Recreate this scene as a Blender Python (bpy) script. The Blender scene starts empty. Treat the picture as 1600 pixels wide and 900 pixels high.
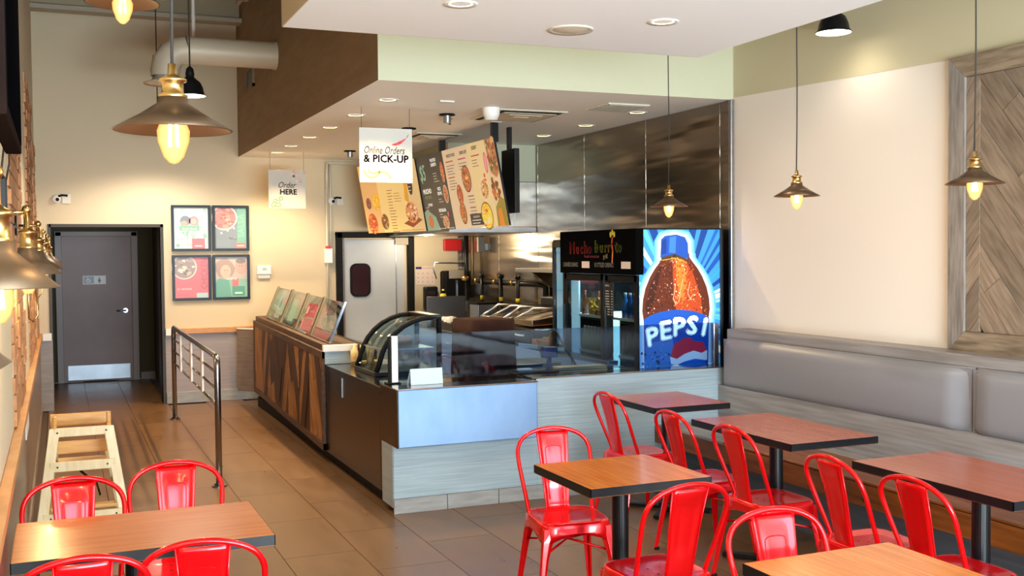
import bpy, bmesh, math, random
from mathutils import Vector, Matrix
random.seed(7)
R = math.radians
S = bpy.context.scene
COL = S.collection
PI = math.pi

# ------------------------------------------------------------------ camera
cam_d = bpy.data.cameras.new('camera'); cam = bpy.data.objects.new('camera', cam_d); COL.objects.link(cam)
cam_d.sensor_fit = 'HORIZONTAL'; cam_d.sensor_width = 36; cam_d.lens = 36 * 1669.07 / 1600
cam_d.clip_start = 0.05; cam_d.clip_end = 200
cam.matrix_world = Matrix(((0.92021685, 0.02154197, -0.39081568, 0),
                           (-0.39129933, 0.02700517, -0.91986714, 0),
                           (-0.00926171, 0.99940315, 0.03327997, 1.75), (0, 0, 0, 1)))
S.camera = cam

# ------------------------------------------------------------------ light and exposure
S.view_settings.view_transform = 'Standard'; S.view_settings.look = 'None'
S.view_settings.exposure = 0.0; S.view_settings.gamma = 1.0; S.view_settings.use_curve_mapping = False
S.cycles.use_denoising = True
S.cycles.max_bounces = 7; S.cycles.diffuse_bounces = 4; S.cycles.glossy_bounces = 4
S.cycles.transparent_max_bounces = 16; S.cycles.transmission_bounces = 4
S.cycles.sample_clamp_indirect = 6.0; S.cycles.caustics_reflective = False; S.cycles.caustics_refractive = False
W = bpy.data.worlds.new('sky'); S.world = W; W.use_nodes = True
bg = W.node_tree.nodes['Background']; bg.inputs[0].default_value = (0.62, 0.80, 1.0, 1); bg.inputs[1].default_value = 5.0

def light(name, kind, loc, energy, color, rot=(0, 0, 0), **kw):
    d = bpy.data.lights.new(name, kind); d.energy = energy; d.color = color
    for k, v in kw.items(): setattr(d, k, v)
    o = bpy.data.objects.new(name, d); COL.objects.link(o); o.location = loc; o.rotation_euler = rot
    return o
# added ceiling fill, then daylight through the glazed shop front behind the camera
light('ceiling_fill', 'AREA', (2.3, -2.7, 0.45), 720, (0.84, 0.97, 0.94), (R(128), 0, 0), shape='RECTANGLE', size=5.0, size_y=0.8)  # added upward fill that brightens the ceilings
light('storefront_daylight', 'AREA', (2.3, -2.75, 1.75), 500, (0.62, 0.80, 1.0), (R(90), 0, 0), shape='RECTANGLE', size=5.0, size_y=2.7)
WARM = (1.0, 0.72, 0.40); NEUT = (1.0, 0.88, 0.70)

# ------------------------------------------------------------------ materials
def lin(c):
    if isinstance(c, str):
        c = tuple(int(c[i:i + 2], 16) / 255 for i in (0, 2, 4))
    return tuple(((x / 12.92) if x <= 0.04045 else ((x + 0.055) / 1.055) ** 2.4) for x in c)
MATS = {}
def mat(name, col, rough=0.5, metal=0.0, col2=None, scale=8.0, stretch=(1, 1, 1), bump=0.0, emit=0.0, ecol=None,
        coat=0.0, rand=0.0, detail=4.0, spec=None, contrast=(0.35, 0.65), aniso=0.0, rvar=0.0):
    if name in MATS: return MATS[name]
    m = bpy.data.materials.new(name); m.use_nodes = True; nt = m.node_tree; N = nt.nodes; L = nt.links
    b = N['Principled BSDF']; c = lin(col)
    b.inputs['Base Color'].default_value = (*c, 1); b.inputs['Roughness'].default_value = rough
    b.inputs['Metallic'].default_value = metal
    if spec is not None: b.inputs['Specular IOR Level'].default_value = spec
    if coat: b.inputs['Coat Weight'].default_value = coat; b.inputs['Coat Roughness'].default_value = 0.08
    if emit:
        b.inputs['Emission Color'].default_value = (*(lin(ecol) if ecol else c), 1); b.inputs['Emission Strength'].default_value = emit
    src = None
    if col2 or bump or rvar:
        tc = N.new('ShaderNodeTexCoord'); mp = N.new('ShaderNodeMapping'); mp.inputs['Scale'].default_value = stretch
        L.new(tc.outputs['Object'], mp.inputs[0])
        vec = mp.outputs[0]
        if rand:
            oi = N.new('ShaderNodeObjectInfo'); ad = N.new('ShaderNodeVectorMath'); ad.operation = 'ADD'
            mu = N.new('ShaderNodeVectorMath'); mu.operation = 'SCALE'; mu.inputs['Scale'].default_value = 37.0
            cb = N.new('ShaderNodeCombineXYZ')
            for k in range(3): L.new(oi.outputs['Random'], cb.inputs[k])
            L.new(cb.outputs[0], mu.inputs[0]); L.new(vec, ad.inputs[0]); L.new(mu.outputs[0], ad.inputs[1]); vec = ad.outputs[0]
        no = N.new('ShaderNodeTexNoise'); no.inputs['Scale'].default_value = scale; no.inputs['Detail'].default_value = detail
        L.new(vec, no.inputs['Vector'])
        if col2:
            rp = N.new('ShaderNodeValToRGB'); rp.color_ramp.elements[0].position = contrast[0]; rp.color_ramp.elements[1].position = contrast[1]
            rp.color_ramp.elements[0].color = (*c, 1); rp.color_ramp.elements[1].color = (*lin(col2), 1)
            L.new(no.outputs['Fac'], rp.inputs[0]); src = rp.outputs[0]
        if bump:
            bp = N.new('ShaderNodeBump'); bp.inputs['Strength'].default_value = bump; bp.inputs['Distance'].default_value = 0.01 if bump < .8 else .04
            L.new(no.outputs['Fac'], bp.inputs['Height']); L.new(bp.outputs[0], b.inputs['Normal'])
        if rvar:
            mr = N.new('ShaderNodeMapRange'); mr.inputs[3].default_value = max(0, rough - rvar); mr.inputs[4].default_value = rough + rvar
            L.new(no.outputs['Fac'], mr.inputs[0]); L.new(mr.outputs[0], b.inputs['Roughness'])
    if rand:
        oi2 = N.new('ShaderNodeObjectInfo'); hs = N.new('ShaderNodeHueSaturation')
        mr = N.new('ShaderNodeMapRange'); mr.inputs[3].default_value = 1 - rand; mr.inputs[4].default_value = 1 + rand
        L.new(oi2.outputs['Random'], mr.inputs[0]); L.new(mr.outputs[0], hs.inputs['Value'])
        if src: L.new(src, hs.inputs['Color'])
        else: hs.inputs['Color'].default_value = (*c, 1)
        src = hs.outputs[0]
    if src: L.new(src, b.inputs['Base Color'])
    MATS[name] = m; return m
def glass_mat(name, tint, refl=0.5, rough=0.02, facing=0.08):
    m = bpy.data.materials.new(name); m.use_nodes = True; nt = m.node_tree; N = nt.nodes; L = nt.links
    N.remove(N['Principled BSDF']); out = N['Material Output']
    t = N.new('ShaderNodeBsdfTransparent'); t.inputs[0].default_value = (*lin(tint), 1)
    g = N.new('ShaderNodeBsdfGlossy'); g.inputs['Roughness'].default_value = rough
    lw = N.new('ShaderNodeLayerWeight'); lw.inputs[0].default_value = 0.5
    pw = N.new('ShaderNodeMath'); pw.operation = 'POWER'; pw.inputs[1].default_value = 4.0; L.new(lw.outputs['Facing'], pw.inputs[0])
    mr = N.new('ShaderNodeMapRange'); mr.inputs[3].default_value = facing; mr.inputs[4].default_value = refl
    mx = N.new('ShaderNodeMixShader'); L.new(pw.outputs[0], mr.inputs[0]); L.new(mr.outputs[0], mx.inputs[0])
    L.new(t.outputs[0], mx.inputs[1]); L.new(g.outputs[0], mx.inputs[2]); L.new(mx.outputs[0], out.inputs[0])
    MATS[name] = m; return m
def print_mat(name, rough=0.45, emit=0.0):
    m = bpy.data.materials.new(name); m.use_nodes = True; nt = m.node_tree; b = nt.nodes['Principled BSDF']
    a = nt.nodes.new('ShaderNodeVertexColor'); a.layer_name = 'ink'
    nt.links.new(a.outputs[0], b.inputs['Base Color']); b.inputs['Roughness'].default_value = rough
    if emit: nt.links.new(a.outputs[0], b.inputs['Emission Color']); b.inputs['Emission Strength'].default_value = emit
    MATS[name] = m; return m

M = {}
M['wall'] = mat('cream_paint', 'd3c3a6', 0.75, bump=0.03, scale=60)
M['wall_pale'] = mat('pale_peach_paint', 'f0e7dd', 0.75, bump=0.03, scale=60)
M['olive'] = mat('olive_paint', 'cdc4a4', 0.8, bump=0.03, scale=60)
M['cream_soffit'] = mat('pale_olive_paint', 'c6c3a6', 0.8, bump=0.02, scale=60)
M['brown_soffit'] = mat('brown_paint', '8e785e', 0.85, col2='836d54', scale=2.0, stretch=(1, 1, 6), bump=0.02)
M['white_ceil'] = mat('white_ceiling_paint', 'f4f4f4', 0.85)
M['beige_ceil'] = mat('beige_ceiling_paint', 'f6f1ea', 0.6)
M['deck'] = mat('ceiling_deck', 'a8997f', 0.8)
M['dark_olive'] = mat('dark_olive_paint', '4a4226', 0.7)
M['grout'] = mat('dark_grout', '4e3a2b', 0.9)
M['tile'] = mat('brown_floor_tile', '6e4e30', 0.30, col2='7a5838', scale=3.0, stretch=(4, 0.7, 1), bump=0.04, rand=0.06, rvar=0.06, detail=6)
M['lam'] = mat('grey_laminate', 'a2b1b8', 0.38, col2='909fa6', scale=5.0, stretch=(0.5, 0.5, 16), bump=0.03, detail=8)
M['lam_floor'] = mat('grey_tile_skirting', '9a9896', 0.4, col2='8b8682', scale=6, stretch=(1, 1, 6))
M['bench_lam'] = mat('grey_oak_laminate', '979393', 0.42, col2='817b78', scale=4.0, stretch=(10, 0.5, 10), detail=8)
M['lam_brown'] = mat('taupe_laminate', '87776b', 0.35, col2='78685c', scale=4.0, stretch=(1, 0.5, 9), detail=6)
M['oaktrim'] = mat('oak_trim', 'c98f55', 0.4, col2='b57b42', scale=8, stretch=(2, 0.6, 10))
M['steel'] = mat('brushed_steel', 'b0b4ba', 0.30, 1.0, col2='a5a8ad', scale=3, stretch=(1, 1, 14), rvar=0.05)
M['steel_front'] = mat('satin_steel', '86a2c4', 0.5, 0.7, col2='7c9abe', scale=3, stretch=(2, 1, 1))  # blue of the reflected sky put into the steel colour
M['steel_top'] = mat('polished_steel', 'a79c8e', 0.13, 1.0)
M['steel_wall'] = mat('steel_wall_sheet', 'a3978a', 0.24, 1.0, col2='94897d', scale=1.0, stretch=(1, 0.6, 4.5), bump=0.9, rvar=0.04, detail=2)
M['steel_hood'] = mat('steel_hood_sheet', 'b4b4b0', 0.27, 1.0, bump=0.3, scale=1.5, detail=2)
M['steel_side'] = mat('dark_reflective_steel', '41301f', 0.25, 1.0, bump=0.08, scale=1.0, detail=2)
M['chrome'] = mat('rail_steel', '8e8d92', 0.22, 1.0)
M['window_blue_steel'] = mat('drawer_steel', '93add8', 0.5, 0.2)  # blue reflection of the window put into the base colour
M['brass'] = mat('brass', 'c9a468', 0.28, 1.0)
M['brass_d'] = mat('aged_brass_channel', '8a6f4a', 0.3, 1.0)
M['shade'] = mat('bronze_shade', '6b533e', 0.38, 0.7, col2='5a4432', scale=6)
M['shade_in'] = mat('bronze_shade_inner', '2e1f16', 0.5, 0.3)
M['black'] = mat('black_enamel', '0c0d10', 0.35, spec=0.3)
M['blackmat'] = mat('matt_black', '0d0d0e', 0.6, spec=0.15)
M['black_edge'] = mat('black_table_edge', '0a0c10', 0.45, spec=0.3)
M['cord'] = mat('cord_fabric', '2c2723', 0.7)
M['bell_in'] = mat('bell_inner', 'fff3dc', 0.5, emit=9.0, ecol='fff1d8')
M['red'] = mat('red_painted_steel', 'f00410', 0.22, 0.45, coat=0.35)
M['red_dark'] = mat('dark_hole', '3a0506', 0.5)
M['table'] = mat('cherry_laminate', 'c4621c', 0.24, col2='dc8434', scale=3.0, stretch=(16, 1.0, 1), coat=0.15, detail=7, contrast=(0.3, 0.7))
M['table_x'] = mat('cherry_laminate_long', 'bc6228', 0.26, col2='cc7a38', scale=3.0, stretch=(1.0, 14, 1), coat=0.25, detail=7, contrast=(0.3, 0.7))
M['table_r'] = mat('cherry_laminate_glancing', 'a3523a', 0.26, col2='b0614a', scale=3.0, stretch=(9, 0.7, 1), coat=0.15, detail=7, contrast=(0.3, 0.7))  # same cherry laminate, reddened for the glancing reflections at the banquette
M['cushion'] = mat('grey_vinyl', '85848a', 0.42, bump=0.06, scale=30)
M['wains'] = mat('mauve_grey_wainscot', '9a8d8b', 0.4, col2='8b7f7e', scale=5.0, stretch=(0.5, 0.5, 14), detail=6)
M['benchwood'] = mat('stained_pine', '99531f', 0.35, col2='55290e', scale=3.0, stretch=(8, 0.7, 9), rand=0.08, detail=6, contrast=(0.3, 0.75))
M['knot'] = mat('pine_knot', '2e170b', 0.6)
M['plank'] = mat('weathered_oak_plank', '978573', 0.6, col2='6c5b4c', scale=5.0, stretch=(9, 1.1, 9), rand=0.2, bump=0.12, detail=9, contrast=(0.3, 0.75))
M['framewood'] = mat('grey_weathered_wood', '98908a', 0.65, col2='6f6862', scale=5.0, stretch=(9, 9, 1.0), rand=0.06, bump=0.15, detail=9, contrast=(0.35, 0.7))
M['framewood_h'] = mat('grey_weathered_wood_h', '9c8a74', 0.6, col2='6c5c4b', scale=5.0, stretch=(9, 1.0, 9), rand=0.06, bump=0.15, detail=9, contrast=(0.35, 0.7))
M['walnut_d'] = mat('dark_walnut_plank', '523420', 0.5, col2='331f12', scale=4.0, stretch=(9, 1.2, 9), rand=0.2, detail=8, spec=0.2, contrast=(0.3, 0.75))
M['walnut'] = mat('walnut_plank', 'a8733f', 0.5, col2='5e3c20', scale=4.0, stretch=(9, 1.2, 9), rand=0.2, spec=0.25, bump=0.05, detail=8, contrast=(0.3, 0.75))
M['walnut_h'] = mat('walnut_rail', '5c3f2a', 0.5, spec=0.25, col2='452f20', scale=4.0, stretch=(9, 0.8, 9), detail=8)
M['hw'] = mat('pale_rubberwood', 'e8d5ab', 0.4, col2='dbc394', scale=5, stretch=(5, 5, 0.8))
M['hwo'] = mat('honey_rubberwood', 'd9a45a', 0.35, col2='c48f48', scale=5, stretch=(0.8, 5, 5))
M['door'] = mat('dark_brown_door', '8d7674', 0.45, col2='997f7d', scale=2)
M['doorframe'] = mat('door_frame_paint', '9c8f8d', 0.45)
M['kick'] = mat('scuffed_aluminium', 'c3cedb', 0.4, 0.6, col2='b2bdca', scale=4)
M['headerblack'] = mat('flat_black_sign', '060607', 0.9, spec=0.03)
M['greydoor'] = mat('grey_traffic_door', 'b3b9c2', 0.45, col2='a2a7ae', scale=1.5, detail=5)
M['white'] = mat('white_plastic', 'e9e7e2', 0.4)
M['offwhite'] = mat('almond_plastic', 'd9d2c2', 0.4)
M['brick'] = mat('orange_red_brick', 'bd875c', 0.85, col2='a06d47', scale=14, rand=0.14, bump=0.4)
M['mortar'] = mat('brick_mortar', 'b89a7c', 0.9)
M['duct'] = mat('painted_duct', 'cdbfa8', 0.5, 0.1)
M['joist'] = mat('painted_joist', 'a39a8a', 0.6)
M['tv'] = mat('tv_plastic', '231a18', 0.9, spec=0.0)
M['yellow'] = mat('yellow_plastic', 'e8cf2c', 0.4)
M['redbox'] = mat('fire_red_plastic', 'c81c1c', 0.4)
M['pan'] = mat('dark_cast_iron', '2a2522', 0.4, 0.6)
M['foil'] = mat('crumpled_foil', 'cfd2d6', 0.25, 1.0, bump=1.0, scale=25)
M['brownwrap'] = mat('dark_brown_fabric', '2e1813', 0.8, spec=0.1)
M['kraft'] = mat('kraft_paper', 'd8b27a', 0.7)
M['bread'] = mat('baked_crust', 'b9773a', 0.7, col2='93562a', scale=20)
M['sauce'] = mat('cream_bottle', 'e6c98c', 0.4)
M['darkglass'] = mat('dark_door_glass', '2a1216', 0.15)
M['poster_glass'] = None
M['cooler_in'] = mat('cooler_interior', '2a3640', 0.4)
M['cooler_light'] = mat('cooler_lamp', 'ddfff4', 0.4, emit=3.5, ecol='d6fff0')
M['cooler_panel'] = mat('lit_cooler_liner', 'bfe4f2', 0.4, emit=0.9, ecol='bfe4f2')
M['lampglow'] = mat('downlight_lens', 'ffe2a0', 0.4, emit=9.0, ecol='ffd98c')
M['lampglow2'] = mat('downlight_lens_bright', 'ffe9b0', 0.4, emit=9.0, ecol='ffe096')
M['bulb'] = mat('amber_bulb', 'ffcf6e', 0.2, emit=5.0, ecol='ffae3a')
M['fil'] = mat('filament', 'fff0b0', 0.2, emit=60.0, ecol='ffd880')
M['print'] = print_mat('printed_ink', 0.4)
M['print_matt'] = print_mat('printed_ink_matt', 0.7)
M['print_glow'] = print_mat('glowing_menu_ink', 0.35, 0.4)  # menu ink given an added glow to brighten the boards
M['print_gloss'] = print_mat('printed_vinyl', 0.25, 0.45)  # cooler graphic given an added glow; the panel is no lamp
G_GUARD = glass_mat('guard_glass', 'c0d2e4', 0.4, 0.03, 0.035)
G_CASE = glass_mat('case_glass', 'e6ece8', 0.5, 0.02, 0.04)
G_COOL = glass_mat('cooler_glass', 'c8d6dc', 0.5, 0.02, 0.05)
G_BULB = glass_mat('bulb_glass', 'ffd080', 0.3, 0.02, 0.05)

# ------------------------------------------------------------------ mesh builder
class MB:
    def __init__(s): s.v = []; s.f = []; s.m = []; s.sm = []
    def add(s, vs, fs, mi=0, smooth=False):
        o = len(s.v); s.v += [tuple(v) for v in vs]
        for f in fs: s.f.append(tuple(i + o for i in f)); s.m.append(mi); s.sm.append(smooth)
        return s
    def box(s, x0, x1, y0, y1, z0, z1, mi=0):
        v = [(x, y, z) for z in (z0, z1) for y in (y0, y1) for x in (x0, x1)]
        return s.add(v, [(0, 2, 3, 1), (4, 5, 7, 6), (0, 1, 5, 4), (2, 6, 7, 3), (0, 4, 6, 2), (1, 3, 7, 5)], mi)
    def prism(s, pts, off, mi=0, smooth=False):       # pts: 3D polygon, off: extrusion vector
        n = len(pts); off = Vector(off); a = [Vector(p) for p in pts]; b = [p + off for p in a]
        return s.add(a + b, [tuple(range(n - 1, -1, -1)), tuple(range(n, 2 * n))] +
                     [(i, (i + 1) % n, (i + 1) % n + n, i + n) for i in range(n)], mi, smooth)
    def tube(s, pts, r, n=8, mi=0, closed=False, cap=True, flat=None):
        pts = [Vector(p) for p in pts]; k = len(pts)
        rr = r if isinstance(r, (list, tuple)) else [r] * k
        rings = []; up = None
        for i, p in enumerate(pts):
            if closed: t = (pts[(i + 1) % k] - pts[i - 1]).normalized()
            else: t = ((pts[min(i + 1, k - 1)] - pts[max(i - 1, 0)])).normalized()
            if up is None:
                up = Vector((0, 0, 1)) if abs(t.z) < 0.9 else Vector((1, 0, 0))
            x = t.cross(up)
            if x.length < 1e-6: x = t.orthogonal()
            x.normalize(); y = x.cross(t).normalized(); up = y
            fx, fy = flat or (1, 1)
            rings.append([p + (x * math.cos(2 * PI * j / n) * fx + y * math.sin(2 * PI * j / n) * fy) * rr[i] for j in range(n)])
        vs = [v for rg in rings for v in rg]; fs = []
        for i in range(k if closed else k - 1):
            for j in range(n):
                a = i * n; b = ((i + 1) % k) * n
                fs.append((a + j, a + (j + 1) % n, b + (j + 1) % n, b + j))
        o = len(s.v); s.add(vs, fs, mi, True)
        if cap and not closed:
            s.f.append(tuple(o + j for j in range(n - 1, -1, -1))); s.m.append(mi); s.sm.append(False)
            s.f.append(tuple(o + (k - 1) * n + j for j in range(n))); s.m.append(mi); s.sm.append(False)
        return s
    def lathe(s, prof, c=(0, 0, 0), n=24, mi=0, axis='z', smooth=True):
        vs = []; k = len(prof)
        for (r, h) in prof:
            for j in range(n):
                a = 2 * PI * j / n; x, y = r * math.cos(a), r * math.sin(a)
                p = (x, y, h) if axis == 'z' else ((h, x, y) if axis == 'x' else (x, h, y))
                vs.append((p[0] + c[0], p[1] + c[1], p[2] + c[2]))
        fs = [(i * n + j, i * n + (j + 1) % n, (i + 1) * n + (j + 1) % n, (i + 1) * n + j) for i in range(k - 1) for j in range(n)]
        return s.add(vs, fs, mi, smooth)
    def cyl(s, c, r, h, n=16, mi=0, axis='z'):
        return s.lathe([(0.0001, 0), (r, 0), (r, h), (0.0001, h)], c, n, mi, axis, False)
    def mesh(s, name, mats):
        me = bpy.data.meshes.new(name); me.from_pydata(s.v, [], s.f)
        for m in (mats if isinstance(mats, (list, tuple)) else [mats]): me.materials.append(m)
        me.polygons.foreach_set('material_index', s.m); me.polygons.foreach_set('use_smooth', s.sm)
        me.validate(); me.update()
        bm = bmesh.new(); bm.from_mesh(me); bmesh.ops.remove_doubles(bm, verts=bm.verts, dist=1e-6); bmesh.ops.recalc_face_normals(bm, faces=bm.faces); bm.to_mesh(me); bm.free()
        return me
    def build(s, name, mats, parent=None, bevel=0, loc=None, rot=None, seg=2):
        o = bpy.data.objects.new(name, s.mesh(name, mats)); COL.objects.link(o)
        if parent: o.parent = parent
        if loc: o.location = loc
        if rot: o.rotation_euler = rot
        if bevel:
            b = o.modifiers.new('bevel', 'BEVEL'); b.width = bevel; b.segments = seg; b.limit_method = 'ANGLE'; b.angle_limit = R(40)
        return o
def tag(o, label=None, cat=None, group=None, kind=None):
    if label: o['label'] = label
    if cat: o['category'] = cat
    if group: o['group'] = group
    if kind: o['kind'] = kind
    return o
def thing(name, label, cat, loc=(0, 0, 0), rz=0, group=None):
    o = bpy.data.objects.new(name, None); COL.objects.link(o); o.location = loc; o.rotation_euler = (0, 0, rz)
    o.empty_display_size = 0.1
    return tag(o, label, cat, group)
def struct(o): o['kind'] = 'structure'; return o
def copy_tree(o, parent=None):
    c = o.copy(); COL.objects.link(c); c.parent = parent
    for ch in list(o.children): copy_tree(ch, c)
    return c
def BX(*a, **k): return MB().box(*a, **k)

# polygon clipping for plank patterns (u,v)
def clip(poly, u0, u1, v0, v1):
    def half(p, f):
        out = []
        for i in range(len(p)):
            a, b = p[i], p[(i + 1) % len(p)]; fa, fb = f(a), f(b)
            if fa >= 0: out.append(a)
            if fa * fb < 0:
                t = fa / (fa - fb); out.append((a[0] + t * (b[0] - a[0]), a[1] + t * (b[1] - a[1])))
        return out
    for f in (lambda q: q[0] - u0, lambda q: u1 - q[0], lambda q: q[1] - v0, lambda q: v1 - q[1]):
        poly = half(poly, f)
        if len(poly) < 3: return []
    return poly
def area(p): return abs(sum(p[i][0] * p[(i + 1) % len(p)][1] - p[(i + 1) % len(p)][0] * p[i][1] for i in range(len(p)))) / 2

# flat printed art: polygons with ink colours, stacked in thin layers
_fcache = {}
def text_tris(txt, align='CENTER'):
    key = (txt, align)
    if key in _fcache: return _fcache[key]
    cu = bpy.data.curves.new('t', 'FONT'); cu.body = txt; cu.align_x = align; cu.size = 1; cu.resolution_u = 2
    ob = bpy.data.objects.new('t', cu); COL.objects.link(ob)
    dg = bpy.context.evaluated_depsgraph_get(); me = ob.evaluated_get(dg).to_mesh()
    me.calc_loop_triangles(); vs = [(v.co.x, v.co.y) for v in me.vertices]; ts = [tuple(t.vertices) for t in me.loop_triangles]
    ob.evaluated_get(dg).to_mesh_clear(); bpy.data.objects.remove(ob); bpy.data.curves.remove(cu)
    _fcache[key] = (vs, ts); return vs, ts
class Art:
    def __init__(s, O, U, V, Nn, step=0.0005):
        s.O = Vector(O); s.U = Vector(U).normalized(); s.V = Vector(V).normalized(); s.N = Vector(Nn).normalized(); s.st = step
        s.v = []; s.f = []; s.c = []
    def P(s, u, v, k): return s.O + s.U * u + s.V * v + s.N * (s.st * (k + 1))
    wash = 0.0  # share of pale glass glare mixed into the inks
    def ink(s, col):
        a = lin(col); w = lin('d2c6c0'); return tuple(x * (1 - s.wash) + y * s.wash for x, y in zip(a, w))
    def poly(s, pts, col, k=1):
        o = len(s.v); s.v += [s.P(u, v, k) for u, v in pts]; s.f.append(tuple(range(o, o + len(pts)))); s.c.append(s.ink(col)); return s
    def rect(s, u0, u1, v0, v1, col, k=1): return s.poly([(u0, v0), (u1, v0), (u1, v1), (u0, v1)], col, k)
    def disc(s, u, v, r, col, k=1, n=18, ry=None, a0=0, jit=0):
        ry = ry or r
        return s.poly([(u + r * (1 + random.uniform(-jit, jit)) * math.cos(2 * PI * i / n + a0), v + ry * (1 + random.uniform(-jit, jit)) * math.sin(2 * PI * i / n + a0)) for i in range(n)], col, k)
    def stroke(s, pts, w, col, k=1):
        for i in range(len(pts) - 1):
            a, b = Vector(pts[i]), Vector(pts[i + 1]); d = (b - a)
            if d.length < 1e-6: continue
            d.normalize(); n = Vector((-d.y, d.x)) * w / 2; e = d * w * 0.3
            s.poly([tuple(a - n - e), tuple(b - n + e), tuple(b + n + e), tuple(a + n - e)], col, k)
        return s
    def text(s, u, v, h, txt, col, k=2, align='CENTER', sx=1.0, shear=0.0, rot=0.0, bold=0.0):
        vs, ts = text_tris(txt, align); o = len(s.v); cr, sr = math.cos(rot), math.sin(rot)
        offs = [(0, 0)] if not bold else [(-bold, 0), (bold, 0), (0, bold), (0, -bold)]
        for (ou, ov) in offs:
            o = len(s.v)
            for x, y in vs:
                a = (x + shear * y) * h * sx * 1.4 + ou; b = y * h * 1.4 + ov
                s.v.append(s.P(u + a * cr - b * sr, v + a * sr + b * cr, k))
            for t in ts: s.f.append(tuple(i + o for i in t)); s.c.append(s.ink(col))
        return s
    def food(s, u, v, r, cols, k=2, n=26, ry=None, rim=None):
        ry = ry or r
        if rim: s.disc(u, v, r * 1.12, rim, k, ry=ry * 1.12)
        s.disc(u, v, r, cols[0], k + 1, ry=ry)
        for i in range(n):
            a = random.uniform(0, 2 * PI); q = math.sqrt(random.random()) * 0.85; w = r * random.uniform(0.10, 0.26)
            s.disc(u + q * r * math.cos(a), v + q * ry * math.sin(a), w, random.choice(cols), k + 2 + i * 0.05, n=7, ry=w * random.uniform(0.35, 0.9), a0=random.uniform(0, 3), jit=0.2)
        return s
    def build(s, name, parent=None, m=None):
        me = bpy.data.meshes.new(name); me.from_pydata([tuple(p) for p in s.v], [], s.f)
        at = me.color_attributes.new('ink', 'FLOAT_COLOR', 'CORNER'); i = 0
        buf = []
        for f, c in zip(s.f, s.c): buf += [c[0], c[1], c[2], 1.0] * len(f)
        at.data.foreach_set('color', buf); me.materials.append(m or M['print']); me.update()
        o = bpy.data.objects.new(name, me); COL.objects.link(o)
        if parent: o.parent = parent
        return o

# =================================================================== SETTING
XL, XR = -0.22, 4.90
YB = 13.18; YF = -3.0
ZH = 5.2
SZ = 2.93           # soffit underside
SX, SY = 2.03, 7.07
floor = struct(BX(-0.6, 5.2, YF, 17.0, -0.15, -0.012).build('floor', M['grout']))
tw, tl = 0.43, 0.86
tile_me = MB().box(0.002, tw - 0.002, 0.002, tl - 0.002, -0.011, 0.0).mesh('tile', M['tile'])
nt = 0
for i in range(-1, 11):
    x = 0.30 + i * tw - 0.0
    for j in range(-1, 22):
        y = 0.30 + j * tl + (tl / 2 if i % 2 else 0) - 0.2
        if y > 16.0 or (y > 12.9 and x > 1.0) or y < -1.5: continue
        if x < 1.9 and y < 1.4: continue
        if 2.1 < x and y > 6.9: continue
        o = bpy.data.objects.new('tile', tile_me); COL.objects.link(o); o.parent = floor; o.location = (x, y, 0)
        nt += 1
# floor beyond the separately laid tiles (under and behind the counters), made pale to bounce light upward
rest = BX(2.02 + 0.43, 5.0, 7.2, 13.1, -0.011, 0).build('rear_floor_covering', mat('pale_bounce_floor', 'c2b8a8', .5), floor)

wl = struct(BX(XL - 0.2, XL, YF, YB + 0.1, 0, ZH).build('wall_left', M['wall']))
# right wall: lower pale paint, upper olive band
wr = MB()
wr.box(XR, XR + 0.2, YF, YB + 0.1, 0, ZH)
wr = struct(wr.build('wall_right', M['wall_pale']))
MB().prism([(XR - 0.003, YF, 2.866), (XR - 0.003, 4.82, 2.866), (XR - 0.003, 7.05, 2.945), (XR - 0.003, 7.05, ZH), (XR - 0.003, YF, ZH)], (0.002, 0, 0)).build('painted_band', M['olive'], wr)
# back wall with alcove opening
wb = MB()
wb.box(XL, -0.072, YB, YB + 0.12, 0, ZH); wb.box(-0.072, 1.115, YB, YB + 0.12, 2.10, ZH); wb.box(1.115, XR, YB, YB + 0.12, 0, ZH)
wb = struct(wb.build('wall_back', M['wall']))
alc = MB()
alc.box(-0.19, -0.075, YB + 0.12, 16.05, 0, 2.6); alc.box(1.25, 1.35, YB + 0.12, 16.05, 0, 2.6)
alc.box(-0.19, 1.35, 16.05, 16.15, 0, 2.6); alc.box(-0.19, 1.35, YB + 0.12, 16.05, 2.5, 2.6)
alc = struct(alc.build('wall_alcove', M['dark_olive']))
BX(1.06, 1.25, 16.0, 16.05, 0, 0.10).build('baseboard', M['lam_brown'], alc)
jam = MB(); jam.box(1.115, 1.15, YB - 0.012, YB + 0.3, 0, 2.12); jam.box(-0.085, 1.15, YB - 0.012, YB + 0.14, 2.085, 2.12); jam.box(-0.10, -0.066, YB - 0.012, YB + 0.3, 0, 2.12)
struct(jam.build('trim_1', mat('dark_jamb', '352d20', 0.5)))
s2 = struct(BX(1.19, 1.25, 13.6, 14.6, 0, 2.08).build('door_2', mat('dark_side_door', '2f2723', 0.5), None))
BX(1.17, 1.19, 13.52, 13.6, 0, 2.12).build('door_frame', M['doorframe'], s2)
wf = MB(); wf.box(XL, XR, YF - 0.2, YF, 3.3, ZH); wf.box(XL, XR, YF - 0.2, YF, 0, 0.25)
for x in (XL, 1.4, 3.1, XR - 0.1): wf.box(x, x + 0.1, YF - 0.12, YF, 0.25, 3.3)
struct(wf.build('wall_front', M['blackmat']))
struct(BX(XL - 0.2, XR + 0.2, YF - 0.2, YB + 0.1, ZH, ZH + 0.1).build('ceiling', M['deck']))

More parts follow.
